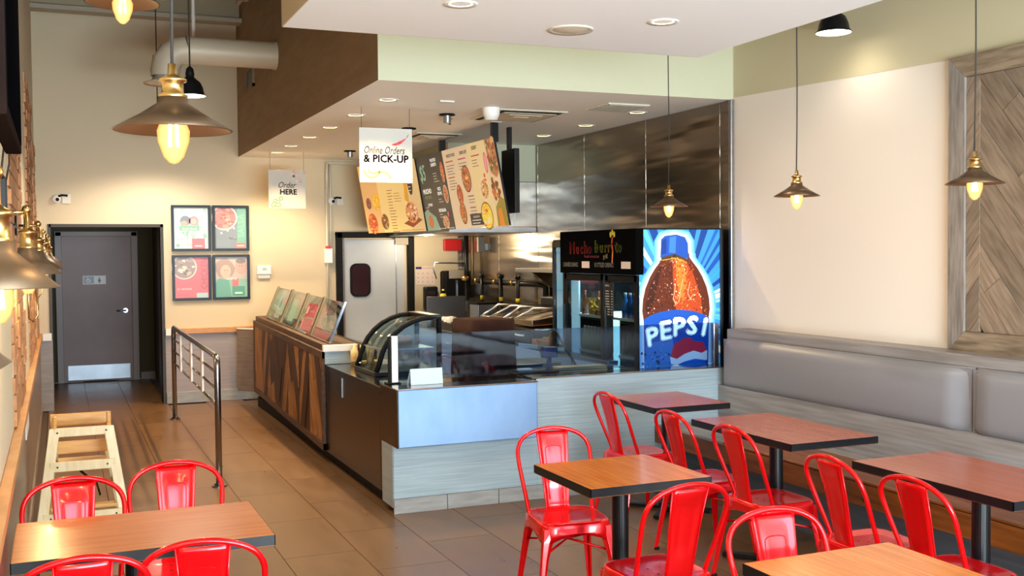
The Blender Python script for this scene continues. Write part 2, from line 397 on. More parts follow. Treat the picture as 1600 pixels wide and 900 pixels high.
# kitchen soffit (dropped bulkhead): brown side, pale olive front, beige underside
sf = MB()
sf.add([(SX, SY, SZ), (SX, YB, SZ), (SX, YB, ZH), (SX, SY, ZH)], [(0, 1, 2, 3)], 1)
sf.add([(SX, SY, SZ), (XR, SY, SZ), (XR, SY, ZH), (SX, SY, ZH)], [(0, 1, 2, 3)], 2)
sf.add([(SX, SY, SZ), (XR, SY, SZ), (XR, YB, SZ), (SX, YB, SZ)], [(0, 1, 2, 3)], 0)
sf = struct(sf.build('ceiling_kitchen', [M['beige_ceil'], M['brown_soffit'], M['cream_soffit']]))
mv = MB(); mv.box(SX - 0.02, SX - 0.004, 11.93, 12.36, 3.63, 3.80, 0); mv.box(SX - 0.03, SX - 0.02, 11.9, 12.39, 3.60, 3.63, 1)
vt = thing('wall_vent', 'small dark rectangular vent on the brown bulkhead below the round duct', 'vent', (SX, 12.15, 3.6))
mv2 = MB(); mv2.box(-0.02, -0.004, -0.2, 0.2, 0.03, 0.2); mv2.build('grille', M['black'], vt)
f = MB(); f.box(-0.03, 0, -0.23, 0.23, 0.0, 0.03); f.box(-0.03, 0, -0.23, 0.23, 0.2, 0.23); f.box(-0.03, 0, -0.23, -0.2, 0, 0.23); f.box(-0.03, 0, 0.2, 0.23, 0, 0.23); f.build('frame', M['brown_soffit'], vt)

# dropped white ceiling panel above the seating
slab = struct(MB().box(1.166, 3.846, YF, 5.93, 3.0, 3.62).build('ceiling_dropped', [M['white_ceil']]))
# beige sides of it
sd = MB(); sd.box(1.160, 1.166, YF, 5.935, 3.0, 3.62); sd.box(1.160, 3.85, 5.93, 5.936, 3.0, 3.62)
sd.build('side_panel', M['wall'], slab)

# wall base / wainscots
w1 = struct(BX(XL, XL + 0.02, YF, YB, 0.10, 0.84).build('trim_2', M['lam_brown']))
struct(BX(XL, XL + 0.032, YF, YB, 0.0, 0.10).build('baseboard_left', M['lam_brown'], None, 0.004))
struct(BX(XL, XL + 0.045, YF, YB, 0.84, 0.885).build('trim_3', M['oaktrim'], None, 0.004))
struct(BX(XL, -0.072, YB - 0.03, YB, 0.0, 0.80).build('trim_4', M['lam_brown']))
w2 = struct(BX(1.15, 2.25, YB - 0.02, YB, 0.13, 0.82).build('trim_5', M['wains']))
BX(1.15, 2.25, YB - 0.045, YB, 0.0, 0.135).build('baseboard_strip', M['lam_floor'], w2, 0.004)
struct(BX(1.15, 2.25, YB - 0.05, YB, 0.82, 0.885).build('trim_6', M['oaktrim'], None, 0.005))
tr = thing('corner_outlet', 'small white cover plate at the end of the left wall trim beside the dark alcove', 'plate', (-0.13, YB - 0.035, 0.80))
BX(-0.045, 0.05, -0.03, 0.0, 0.0, 0.085).build('cover', M['white'], tr, 0.004)
wp = thing('end_cap', 'white cap on the wood trim rail at the right edge of the dark alcove', 'cap', (1.2, YB - 0.06, 0.81))
BX(-0.05, 0.02, -0.01, 0.0, 0.0, 0.08).build('cover', M['white'], wp, 0.004)
o1 = thing('wall_outlet', 'pale switch plate tilted on the dark wainscot of the left wall', 'outlet', (XL + 0.02, 7.3, 0.66))
BX(0, 0.008, -0.35, 0.25, 0.0, 0.11).build('cover_plate', M['white'], o1, 0.003)

# exposed brick strips on the left wall
def brick_strip(y0, y1, zt, seed):
    rnd = random.Random(seed)
    BX(XL, XL + 0.004, y0 + .06, y1 - .06, 0.89, zt).build('mortar_bed', M['mortar'], wl)
    mes = []
    for k in range(6):
        wdt = rnd.uniform(.34, .46); t = rnd.uniform(.007, .018)
        mes.append((MB().box(0, t, 0, wdt, 0, 0.074).mesh('brick', M['brick']), wdt))
    z = 0.895
    while z < zt - .05:
        y = y0 + rnd.uniform(-.08, .1); ye = y1 + rnd.uniform(-.1, .08)
        while y < ye - .2:
            me, wd = mes[rnd.randrange(6)]
            o = bpy.data.objects.new('brick', me); COL.objects.link(o); o.parent = wl; o.location = (XL, y, z); o.rotation_euler = (rnd.uniform(-.01, .01), 0, 0)
            y += wd + .010
        z += 0.086
brick_strip(5.85, 7.75, 3.2, 1)
brick_strip(9.2, 11.3, 3.2, 2)
brick_strip(12.25, 13.1, 3.0, 3)

# steel clad wall on the right, with sheets as parts
sheets = [(7.09, 7.23), (7.23, 8.40), (8.40, 9.62), (9.62, 10.75), (10.75, 11.90), (11.90, 13.16)]
for a, b in sheets:
    BX(XR - 0.012, XR - 0.001, a + 0.003, b - 0.003, 0.0, SZ - 0.002).build('steel_sheet', M['steel_wall'], wr, 0.003)
BX(XR - 0.03, XR - 0.001, 7.05, 7.09, 0.9, SZ).build('corner_trim', M['steel'], wr, 0.003)
BX(4.83, XR, YB - 0.012, YB, 0, SZ).build('steel_sheet', M['steel_wall'], wb)

# ---- reclaimed plank panel on the right wall
pf = thing('plank_wall_panel', 'framed panel of diagonal weathered wood planks on the right wall', 'wall panel', (XR, 4.0, 1.14))
Y1 = 0.82; Y0 = -3.2; H = 1.725   # local y range, height
b = MB(); b.prism([(-0.045, Y1, 0), (-0.045, Y1 - 0.125, 0.125), (-0.045, Y1 - 0.125, H - 0.125), (-0.045, Y1, H)], (0.045, 0, 0)); b.build('frame_board', M['framewood'], pf, 0.003)
b = MB(); b.prism([(-0.045, Y1, H), (-0.045, Y1 - 0.125, H - 0.125), (-0.045, Y0, H - 0.125), (-0.045, Y0, H)], (0.045, 0, 0)); b.build('frame_board', M['framewood_h'], pf, 0.003)
b = MB(); b.prism([(-0.045, Y1, 0), (-0.045, Y1 - 0.125, 0.125), (-0.045, Y0, 0.125), (-0.045, Y0, 0)], (0.045, 0, 0)); b.build('frame_board', M['framewood_h'], pf, 0.003)
BX(-0.012, 0, Y0, Y1 - 0.1, 0.1, H - 0.1).build('backing', M['blackmat'], pf)
rnd = random.Random(5)
def planks(u0, u1, v0, v1, pw, ang, place, jl=0.9, first=0.0, jit=0.0):
    """bands at angle ang clipped to the rectangle; each band cut across into planks."""
    c, s = math.cos(ang), math.sin(ang); cx, cy = (u0 + u1) / 2, (v0 + v1) / 2
    L = math.hypot(u1 - u0, v1 - v0) / 2 + pw; k = -int(L / pw) - 1
    while k * pw < L:
        a0 = k * pw + first; a1 = a0 + pw - 0.004; t = -L + rnd.uniform(-jl, 0)
        while t < L:
            t1 = t + jl * rnd.uniform(0.7, 1.3)
            q = [(t, a0), (t1 - 0.003, a0), (t1 - 0.003, a1), (t, a1)]
            q = [(cx + x * c - y * s, cy + x * s + y * c) for x, y in q]
            q = clip(q, u0, u1, v0, v1)
            if q and area(q) > 0.0006: place(q, ang)
            t = t1
        k += 1
def place_wall(q, ang):
    cu = sum(p[0] for p in q) / len(q); cv = sum(p[1] for p in q) / len(q); th = rnd.uniform(0.016, 0.026)
    b = MB(); c, s = math.cos(ang), math.sin(ang)
    # local frame: y along the plank, z across
    pts = [(-th, (p[0] - cu) * c + (p[1] - cv) * s, -(p[0] - cu) * s + (p[1] - cv) * c) for p in q]
    b.prism(pts, (th, 0, 0))
    o = b.build('plank', M['plank'], pf, 0); o.location = (-0.010, cu, cv); o.rotation_euler = (ang, 0, 0)
# local y decreases to the right in the picture; planks fall to the right => rise with +y
planks(Y0 + 1.2, Y1 - 0.125 - 0.10, 0.127, H - 0.127, 0.145, R(52), place_wall, 1.5)
planks(Y1 - 0.225, Y1 - 0.127, 0.127, H - 0.127, 0.145, R(-52), place_wall, 1.5)

# =================================================================== BANQUETTE
bq = thing('banquette', 'long grey vinyl banquette with laminate back along the right wall', 'bench seat', (0, 0, 0))
BY = 6.865
b = MB(); b.box(4.70, XR - 0.001, -1.5, BY, 0, 1.15); b.build('back_box', M['bench_lam'], bq, 0.004)
b = MB(); b.box(4.62, 4.70, -1.5, BY, 0.44, 0.73); b.build('back_panel', M['bench_lam'], bq, 0.003)
b = MB(); b.box(4.09, 4.62, -1.5, BY, 0.345, 0.458); b.build('seat', M['bench_lam'], bq, 0.003)
b = MB(); b.box(4.24, 4.62, -1.5, BY, 0, 0.345); b.build('plinth', mat('shaded_plinth_laminate', '55585f', 0.5, col2='4a4d54', scale=4, stretch=(1, .5, 9)), bq)  # bench laminate darkened for the shade in this recess
for y0, y1 in ((2.3, 5.98), (-1.5, 2.29)):
    b = MB(); b.box(4.06, 4.25, y0, y1, 0.459, 0.472); b.build('seat_board', M['benchwood'], bq, 0.003)
    b = MB(); b.box(4.255, 4.45, y0, y1, 0.459, 0.472); b.build('seat_board', M['benchwood'], bq, 0.003)
for y0, y1 in ((2.9, BY), (-1.5, 2.89)):
    b = MB(); b.box(4.06, 4.09, y0, y1, 0.33, 0.455); b.build('front_board', M['benchwood'], bq, 0.003)
    b = MB()
for i, (y, z) in enumerate(((3.79, 0.425), (4.62, 0.37), (3.2, 0.40))):
    b = MB(); b.lathe([(0.0001, -0.002), (0.014, -0.002), (0.017, 0.0)], (4.06, y, z), 12, 0, 'x'); b.build('wood_knot', M['knot'], bq)
def cushion(y0, y1):
    b = MB(); n = 28; m = 14; vs = []
    for i in range(n + 1):
        u = i / n; y = y0 + (y1 - y0) * u
        eu = min(1, min(u, 1 - u) * (y1 - y0) / 0.05); eu = math.sqrt(max(0, 1 - (1 - eu) ** 2))
        for j in range(m + 1):
            v = j / m; z = 0.71 + 0.375 * v
            ev = min(1, min(v, 1 - v) / 0.16); ev = math.sqrt(max(0, 1 - (1 - ev) ** 2))
            d = 0.085 * (0.15 + 0.85 * ev) * (0.25 + 0.75 * eu) + 0.02 * math.sin(PI * v) * math.sin(PI * min(1, u * 1.0)) + (0.0)
            x = 4.70 - d - 0.015 * (1 - v)
            vs.append((x, y, z))
    fs = [(i * (m + 1) + j, (i + 1) * (m + 1) + j, (i + 1) * (m + 1) + j + 1, i * (m + 1) + j + 1) for i in range(n) for j in range(m)]
    o = len(vs)
    b.add(vs, fs, 0, True)
    # back and sides
    vs2 = [(4.70, y0, 0.71), (4.70, y1, 0.71), (4.70, y1, 1.085), (4.70, y0, 1.085)]
    b.add(vs2, [(0, 1, 2, 3)], 0)
    b.prism([(4.70, y0, 0.72), (4.66, y0, 0.72), (4.66, y0, 1.075), (4.70, y0, 1.075)], (0, y1 - y0, 0))
    return b.build('back_cushion', M['cushion'], bq)
cushion(4.448, 6.85); cushion(2.0, 4.438); cushion(-0.45, 1.99)

# =================================================================== COUNTERS
CX = 2.04
fc = thing('service_counter', 'steel clad order counter with grey laminate front and tiled base', 'counter', (CX, 6.87, 0))
def W(b, name, m, par, bev=0.003, lab=None):   # build in world coordinates under a parent at a location
    o = b.build(name, m, par, bev); o.location = -Vector(par.location); 
    if lab: o['label'] = lab
    return o
W(BX(CX + .003, 3.10, 6.87, 7.13, 0.10, 0.457), 'front_panel', M['lam'], fc)
W(BX(3.10, 4.79, 6.87, 7.05, 0.10, 0.855), 'front_panel', M['lam'], fc)
W(BX(CX - .002, CX + 0.002, 6.874, 7.13, 0.04, 0.457), 'end_panel', M['lam'], fc)
W(BX(CX + .003, 3.0, 7.131, 7.159, 0.10, 0.84), 'rear_panel', M['steel'], fc)
W(BX(CX + 0.01, 3.06, 6.765, 7.16, 0.458, 0.845), 'steel_front_box', M['steel_front'], fc, 0.006)
W(BX(CX - 0.001, CX + 0.009, 6.765, 7.16, 0.458, 0.845), 'steel_side_plate', M['steel_side'], fc)
W(BX(CX - 0.004, 3.064, 6.76, 7.16, 0.845, 0.853), 'steel_worktop', M['steel_top'], fc, 0.002)
W(BX(3.066, 4.0, 6.866, 7.30, 0.855, 0.865), 'steel_worktop', M['steel_top'], fc, 0.002); W(BX(4.0, 4.79, 6.866, 7.112, 0.855, 0.865), 'steel_worktop', M['steel_top'], fc, 0.002)
for i in range(7):
    x0 = CX + 0.001 + i * 0.38; x1 = min(4.05, x0 + 0.376)
    if x0 < 4.05: W(BX(x0, x1, 6.855, 6.872, 0.0, 0.10), 'skirting_tile', M['lam_floor'], fc, 0.002)
# side run of the counter: steel clad
W(BX(CX, 2.72, 7.16, 8.81, 0.10, 0.82), 'steel_side_plate', M['steel_side'], fc, 0.004)
W(BX(CX - 0.004, 2.72, 7.16, 8.81, 0.818, 0.828), 'steel_worktop', M['steel_top'], fc, 0.002)
W(BX(2.10, 2.7, 6.95, 8.81, 0.0, 0.10), 'plinth', M['blackmat'], fc)
W(BX(CX - 0.005, CX, 8.235, 8.245, 0.62, 0.80), 'edge_strip', M['steel'], fc, 0.001)
W(BX(CX - 0.006, CX - 0.002, 7.16, 8.81, 0.775, 0.822), 'edge_strip', M['steel_side'], fc, 0.001)

# wood clad section of the counter
lc = thing('wood_clad_counter', 'dark walnut chevron-plank counter section below the brass glass guard', 'counter', (CX, 8.81, 0))
LX = 0.02   # drift of the far end
def cp(y, z): t = (y - 8.81) / 3.75; return (CX + 0.06 * t, y, z + 0.055 * t)
YE = 12.56
b = MB(); b.prism([cp(8.815, .106), cp(YE, .106), cp(YE, .94), cp(8.815, .94)], (0.45, 0, 0)); W(b, 'carcass', M['blackmat'], lc)
b = MB(); b.prism([cp(8.812, .935), cp(YE, .935), cp(YE, .985), cp(8.812, .985)], (0.30, 0, 0))
for k in range(len(b.v)): pass
o = W(b, 'top_rail', M['walnut_h'], lc, 0.003)
def cpx(y, z, dx): p = cp(y, z); return (p[0] + dx, p[1], p[2])
for z0, z1 in ((.106, .165), (.875, .935)):
    b = MB(); b.prism([cpx(8.812, z0, -.028), cpx(YE, z0, -.028), cpx(YE, z1, -.028), cpx(8.812, z1, -.028)], (0.028, 0, 0)); W(b, 'rail', M['walnut_h'], lc, 0.002)
b = MB(); b.prism([cpx(8.812, .106, -.03), cpx(8.85, .106, -.03), cpx(8.85, .935, -.03), cpx(8.812, .935, -.03)], (0.03, 0, 0)); W(b, 'stile', M['walnut_h'], lc, 0.002)
b = MB(); b.prism([cpx(YE - .06, .106, -.03), cpx(YE, .106, -.03), cpx(YE, .935, -.03), cpx(YE - .06, .935, -.03)], (0.03, 0, 0)); W(b, 'stile', M['walnut_h'], lc, 0.002)
def place_clad(q, ang):
    cu = sum(p[0] for p in q) / len(q); cv = sum(p[1] for p in q) / len(q); th = rnd.uniform(0.014, 0.024); c, s = math.cos(ang), math.sin(ang)
    b = MB(); b.prism([(-th, (p[0] - cu) * c + (p[1] - cv) * s, -(p[0] - cu) * s + (p[1] - cv) * c) for p in q], (th, 0, 0))
    o = b.build('plank', M['walnut'] if rnd.random() < .5 else M['walnut_d'], lc); w = cp(cu, cv); o.location = (w[0] - CX - 0.001, w[1] - 8.81, w[2]); o.rotation_euler = (ang, 0, 0)
ncol = 7; cw = (YE - .06 - 8.85) / ncol
for i in range(ncol):
    planks(8.85 + i * cw + .002, 8.85 + (i + 1) * cw - .002, .167, .873, 0.17, R(66 if i % 2 == 0 else -66), place_clad, 2.5, rnd.uniform(0, .15))
W(BX(2.10, 2.45, 8.81, 12.5, 0, .11), 'plinth', M['blackmat'], lc, 0)
# pale end of the raised wall
W(BX(CX - 0.005, 2.27, 8.795, 8.81, .83, .935), 'end_panel', M['lam'], lc, 0.002)
W(BX(CX - 0.02, 2.31, 8.78, 8.83, .935, .99), 'end_cap', M['white'], lc, 0.003, 'white painted cap at the near end')
W(BX(2.3, 2.9, 8.82, 12.4, .80, .84), 'inner_worktop', M['steel_top'], lc)

# glass sneeze guard with brass channels
sg = thing('sneeze_guard', 'four tilted glass panels in brass channels on the wood clad counter', 'glass guard', (2.1, 8.85, 1.0))
ys = [8.90, 9.72, 10.48, 11.30, 12.15]
def gp(y, t): p0 = cp(y, .985); return Vector((2.10 + 0.06 * (y - 8.81) / 3.75 + 0.14 * t, y, p0[2] + 0.345 * t))
for i, y in enumerate(ys):
    b = MB(); a = gp(y, 0); c = gp(y, 1.04); w = 0.028 if i else 0.035
    for dy in ((-w, 0.004) if i not in (0, 4) else ((-w / 2,) if i else (0,))):
        b.prism([a + Vector((-.012, dy, 0)), a + Vector((.012, dy, 0)), c + Vector((.012, dy, 0)), c + Vector((-.012, dy, 0))], (0, 0.022, 0))
    W(b, 'channel', M['brass_d'] if i else M['chrome'], sg, 0.002, None if i else 'silver end post')
for i in range(4):
    y0, y1 = ys[i] + 0.03, ys[i + 1] - 0.03
    b = MB(); b.prism([gp(y0, .03), gp(y1, .03), gp(y1, 1), gp(y0, 1)], (0.006, 0, 0.002)); W(b, 'glass_panel', G_CASE, sg, 0)
    b = MB(); b.tube([gp(y0, .02), gp(y1, .02)], 0.006, 6); W(b, 'rail', M['brass_d'], sg, 0)
# food labels stuck on the guard panes
def guard_print(i, u0, u1, t0, t1, base, items, nm, lab):
    y0, y1 = ys[i] + .05, ys[i + 1] - .05; o = gp(y1, 0); U = Vector((0, -1, 0)); V = (gp(y0, 1) - gp(y0, 0)); hh = V.length; V.normalize(); N = U.cross(V); 
    if N.x > 0: N = -N
    a = Art(o, U, V, N, 0.0008); w = y1 - y0
    a.rect(u0 * w, u1 * w, t0 * hh, t1 * hh, base, 1)
    for it in items: it(a, w, hh)
    t = thing(nm, lab, 'poster', tuple(o)); ob = a.build('print', t, M['print']); ob.location = -o
guard_print(0, .35, .72, .62, .97, '5a423c', [lambda a, w, h: [a.rect(w * .40, w * .66, h * (.66 + .05 * k), h * (.675 + .05 * k), '9a7a6c', 2) for k in range(6)]], 'glass_menu_card', 'small dark menu card taped at the top of the nearest guard pane')
guard_print(1, .22, .85, .42, .78, 'e0606a', [lambda a, w, h: a.text(w * .32, h * .50, h * .2, '8', 'ffffff', 2, bold=.004), lambda a, w, h: a.rect(w * .45, w * .78, h * .55, h * .60, 'f0a0a0', 2), lambda a, w, h: a.rect(w * .2, w * .86, h * .08, h * .38, 'd98a88', 1)], 'red_placard', 'red promotional card behind the second glass guard pane')
guard_print(2, .30, .66, .15, .80, 'c2d6ba', [lambda a, w, h: a.rect(w * .12, w * .24, h * .2, h * .92, '6f7f72', 2)], 'green_placard', 'green leaflet behind the third glass guard pane')
guard_print(3, .40, .78, .10, .95, 'dfe0d2', [lambda a, w, h: a.disc(w * .58, h * .55, h * .15, '8fb0b4', 2)], 'pale_placard', 'pale leaflet behind the farthest glass guard pane')

# swing gate between counter and back wall
gt = thing('swing_gate', 'low wooden swing gate between back wainscot and walnut counter', 'gate', (2.20, 12.6, 0.14), R(127))
BX(0, 0.42, -0.012, 0.012, 0, .73).build('panel', M['lam_brown'], gt, 0.003)
for z in (.02, .66): BX(-0.03, 0.03, -0.02, 0.02, z, z + .05).build('hinge', M['blackmat'], gt, 0.003)
BX(0.0, 0.42, -0.016, 0.016, .73, .745).build('edge_band', M['white'], gt, 0.002)

# =================================================================== HANDRAIL
hr = thing('handrail', 'brushed steel queue handrail with three lower bars on the tiled floor', 'handrail', (1.09, 8.27, 0))
def hrx(y): return -0.005 + 0.008 * y
L = 3.62; r = 0.024
pts = [(0, 0, .012), (0, 0, .91)] + [(0, .075 - .075 * math.cos(a), .91 + .075 * math.sin(a)) for a in (R(22), R(45), R(68), R(90))] + \
      [(0.03, L - .075, .985)] + [(0.03, L - .075 + .075 * math.sin(a), .91 + .075 * math.cos(a)) for a in (R(22), R(45), R(68), R(90))] + [(0.03, L, .012)]
MB().tube(pts, r, 16).build('rail_and_posts', M['chrome'], hr)
for z in (.86, .735, .61):
    MB().tube([(0, .02, z), (0.03, L - .02, z)], 0.0105, 10).build('crossbar', M['chrome'], hr)
for y in (0.95, 1.75, 2.65):
    BX(-0.006, 0.01, y - 0.05, y + 0.05, .61, .965).build('upright_strip', M['white'], hr, 0.002)
for y, x in ((0, 0), (L, 0.03)):
    b = MB(); b.cyl((x, y, 0.001), 0.055, 0.010, 20); fo = b.build('floor_flange', M['chrome'], hr)
    for a in range(4):
        q = MB(); q.cyl((x + .04 * math.cos(a * PI / 2 + .7), y + .04 * math.sin(a * PI / 2 + .7), .0105), .007, .006, 8); q.build('bolt', M['blackmat'], fo)

# =================================================================== DOORS
d1 = struct(BX(0.05, 0.955, 15.99, 16.03, 0.012, 2.03).build('door_1', M['door'], None, 0.002))
fr = MB(); fr.box(-0.03, 0.05, 15.94, 16.05, 0, 2.09); fr.box(0.955, 1.035, 15.94, 16.05, 0, 2.09); fr.box(-0.03, 1.035, 15.94, 16.05, 2.03, 2.09); fr.build('door_frame', M['doorframe'], d1, 0.004)
BX(0.10, 0.915, 15.982, 15.99, 0.03, 0.235).build('kick_plate', M['kick'], d1, 0.002)
b = MB(); b.cyl((0.865, 15.96, 0.985), 0.035, 0.03, 20, 0, 'y'); b.tube([(0.865, 15.95, .985), (0.865, 15.93, .985), (0.75, 15.93, .98)], .011, 10); b.build('door_handle', M['steel'], d1)
sgn = thing('restroom_sign', 'small blue-grey accessible washroom sign on the dark brown door', 'sign', (0.465, 15.982, 1.42))
BX(-.15, .15, 0, .006, -.06, .06).build('plate', M['white'], sgn, 0.001)
a = Art((-.15, -.0005, -.06), (1, 0, 0), (0, 0, 1), (0, -1, 0))
a.rect(.01, .145, .01, .11, '9aa5b5', 1); a.disc(.07, .05, .027, 'f4f4f4', 2); a.disc(.07, .05, .019, '9aa5b5', 3); a.stroke([(.065, .098), (.065, .06), (.09, .058), (.10, .03)], .008, 'f4f4f4', 4); a.disc(.065, .102, .007, 'f4f4f4', 4)
a.disc(.215, .085, .010, '4b5560', 2); a.poly([(.20, .07), (.23, .07), (.235, .04), (.195, .04)], '4b5560', 2); a.rect(.207, .223, .015, .042, '4b5560', 2)
a.build('print', sgn)
# kitchen swing door
KD = YB - 0.01
d3 = struct(BX(3.30, 4.08, KD - 0.05, KD - 0.01, 0.02, 1.93).build('door_3', M['greydoor'], None, 0.004))
fr = MB(); fr.box(3.20, 3.27, KD - 0.09, KD, 0, 2.02); fr.box(4.13, 4.20, KD - 0.09, KD, 0, 2.02); fr.box(3.20, 4.20, KD - 0.09, KD, 1.95, 2.02)
fr.build('door_frame', M['blackmat'], d3, 0.004)
BX(3.27, 3.30, KD - 0.06, KD - .02, 0, 1.95).build('hinge_stile', M['lam_brown'], d3, 0.002)
BX(3.965, 3.975, KD - 0.056, KD - .05, 0.02, 1.93).build('edge_strip', M['steel'], d3)
BX(3.955, 4.13, KD - 0.08, KD - .05, 1.86, 1.95).build('door_closer', M['joist'], d3, 0.004)
def rrect(cx, cy, w, h, r, n=6):
    p = []
    for sx, sy, a0 in ((1, 1, 0), (-1, 1, 90), (-1, -1, 180), (1, -1, 270)):
        for i in range(n + 1):
            a = R(a0 + 90 * i / n); p.append((cx + sx * (w / 2 - r) + r * math.cos(a), cy + sy * (h / 2 - r) + r * math.sin(a)))
    return p
b = MB(); b.prism([(x, KD - .051, z) for x, z in rrect(3.50, 1.42, .265, .42, .08)], (0, -.012, 0)); b.build('window_gasket', M['blackmat'], d3)
b = MB(); b.prism([(x, KD - .0635, z) for x, z in rrect(3.50, 1.42, .215, .37, .06)], (0, -.003, 0)); b.build('window_pane', M['darkglass'], d3)

# =================================================================== HIGH CEILING THINGS
struct(BX(XL, SX, 12.75, 12.95, 4.45, 4.50).build('trim_7', M['joist'])); struct(BX(XL, SX, 12.93, 12.97, 4.5, ZH).build('trim_8', M['deck']))
js = thing('ceiling_joist', 'painted open-web steel joist high beside the brown bulkhead', 'joist', (1.85, 9.0, 4.1))
for dx, dz in ((0, 0), (0.09, 0.05)):
    MB().box(dx - .02, dx + .02, -6, 2.9, dz + .35, dz + .39).build('chord', M['joist'], js)
for i in range(9): MB().tube([(0.045, -5.5 + i * .9, .38), (0.045, -5.05 + i * .9, 1.0), (.045, -4.6 + i * .9, .38)], .012, 6).build('web_bar', M['joist'], js)
dc = thing('air_duct', 'round painted air duct with segmented elbow above the corridor', 'duct', (2.03, 10.7, 3.715))
b = MB(); b.tube([(0.0, 0, 0), (-0.85, 0, 0)], .132, 24, cap=False); b.build('pipe', M['duct'], dc)
b = MB()
segs = []
for k in range(5):
    a = R(22.5 * k); segs.append(Vector((-0.85 - .2 * math.sin(a), 0, -.2 + .2 * math.cos(a))))
segs.append(segs[-1] + Vector((0, 0, -.06)))
for i in range(len(segs) - 1):
    q = MB(); q.tube([segs[i], segs[i + 1]], .128, 24, cap=False)
b.tube(segs, .133, 24, cap=False); el = b.build('elbow', M['duct'], dc); 
for k in range(1, 5):
    q = MB(); a = R(22.5 * k); n = Vector((-math.cos(a), 0, -math.sin(a))); p = segs[k]; q.tube([p - n * .006, p + n * .006], .138, 24, cap=False); q.build('seam_band', M['duct'], el)
q = MB(); q.tube([(0, 0, 0), (-.03, 0, 0)], .14, 24, cap=False); q.build('collar', M['duct'], dc)
q = MB(); q.lathe([(.10, 0.0), (.13, -.05), (.20, -.075), (.20, -.085), (.15, -.07), (.10, -.05), (.06, -.06), (.0001, -.06)], (-1.05, 0, -.25), 28); q.build('diffuser', M['duct'], dc)
rod = thing('ceiling_rod', 'white hanging conduit beside the black bell pendant cord', 'rod', (1.40, 12.0, 4.08)); MB().tube([(0, 0, 0), (0, 0, 1.1)], .02, 8).build('tube', M['white'], rod)

# =================================================================== LAMPS
def downlight(x, y, z, lab, grp, e=0, big=False, col=WARM, r=.075):
    t = thing('recessed_downlight', lab, 'light', (x, y, z), 0, grp)
    MB().lathe([(r * .82, -.001), (r * 1.12, -.006), (r * 1.15, 0), (r * .82, 0.004)], n=28).build('trim_ring', M['white'], t)
    MB().lathe([(r * .82, -.001), (r * .5, .002), (.0001, .003)], n=28).build('lens', M['lampglow2'] if big else M['lampglow'], t)
    if e:
        l = light('lamp_beam', 'SPOT', (0, 0, -.02), e, col, (0, 0, 0), spot_size=R(125), spot_blend=.6, shadow_soft_size=.03)
        l.parent = t
    return t
ordn = ['nearest', 'second', 'third', 'fourth', 'fifth', 'farthest']
for i, y in enumerate((7.96, 8.92, 9.85, 10.73, 11.66, 12.45)):
    downlight(2.36, y, SZ, '%s recessed downlight of the row above the walnut counter' % ordn[i], 'downlights in the kitchen ceiling', 110)
for i, (x, y) in enumerate(((4.57, 7.99), (4.57, 8.96), (4.56, 9.88))):
    downlight(x, y, SZ, '%s recessed downlight of the row beside the steel wall' % ('nearest', 'middle', 'farthest')[i], 'downlights in the kitchen ceiling', 110)
for x, y, lab in ((1.891, 5.074, 'glowing downlight at the left of the white dropped ceiling'), (3.067, 5.077, 'glowing downlight at the right of the white dropped ceiling')):
    downlight(x, y, 3.0, lab, 'downlights in the white ceiling', 40, True, NEUT)
t = thing('ceiling_speaker', 'round beige ceiling speaker between the two downlights of the white ceiling', 'speaker', (2.683, 5.435, 3.0))
MB().lathe([(.10, -.001), (.125, -.010), (.13, 0)], n=32).build('ring', M['offwhite'], t); MB().lathe([(.0001, -.016), (.06, -.013), (.10, -.003)], n=32).build('grille', M['duct'], t)

def pendant(x, y, z, top, lab, D=.26, grp='bronze cone pendants with amber bulbs', e=7, name='cone_pendant'):
    k = D / .26
    t = thing(name, lab, 'pendant lamp', (x, y, z), 0, grp)
    MB().lathe([(.128 * k, 0), (.131 * k, .002), (.075 * k, .034 * k), (.034 * k, .062 * k), (.032 * k, .075 * k), (.0001, .078 * k)], n=36).build('shade', M['shade'], t)
    inn = MB().lathe([(.126 * k, .0005), (.073 * k, .030 * k), (.02 * k, .055 * k), (.0001, .055 * k)], n=36).build('shade_lining', M['shade_in'], t)
    MB().lathe([(.031 * k, .074 * k), (.034 * k, .080 * k), (.024 * k, .085 * k), (.024 * k, .108 * k), (.031 * k, .111 * k), (.031 * k, .116 * k), (.016 * k, .122 * k), (.010 * k, .128 * k), (.009 * k, .150 * k), (.0001, .152 * k)], n=20).build('socket', M['brass'], t)
    bl = MB().lathe([(.0001, -.074 * k), (.010 * k, -.071 * k), (.022 * k, -.058 * k), (.034 * k, -.024 * k), (.036 * k, 0), (.028 * k, .02 * k), (.014 * k, .045 * k)], n=20).build('bulb', M['bulbglass'], t)
    fl = MB()
    for a in range(4):
        c, s = math.cos(a * PI / 2 + .5) * .009 * k, math.sin(a * PI / 2 + .5) * .009 * k
        fl.tube([(c, s, .02 * k), (c * 1.4, s * 1.4, -.035 * k)], .0025 * k, 5)
    fl.build('filament', M['fil'], bl)
    n = 12; h = top - z - .148 * k
    MB().tube([(.003 * math.sin(i * 1.3), .003 * math.cos(i * 1.1), .148 * k + h * i / n) for i in range(n + 1)], .0036, 8).build('cord', M['cord'], t)
    l = light('bulb_light', 'POINT', (0, 0, -.08 * k), e, (1, .68, .34), shadow_soft_size=.03); l.parent = t
    return t
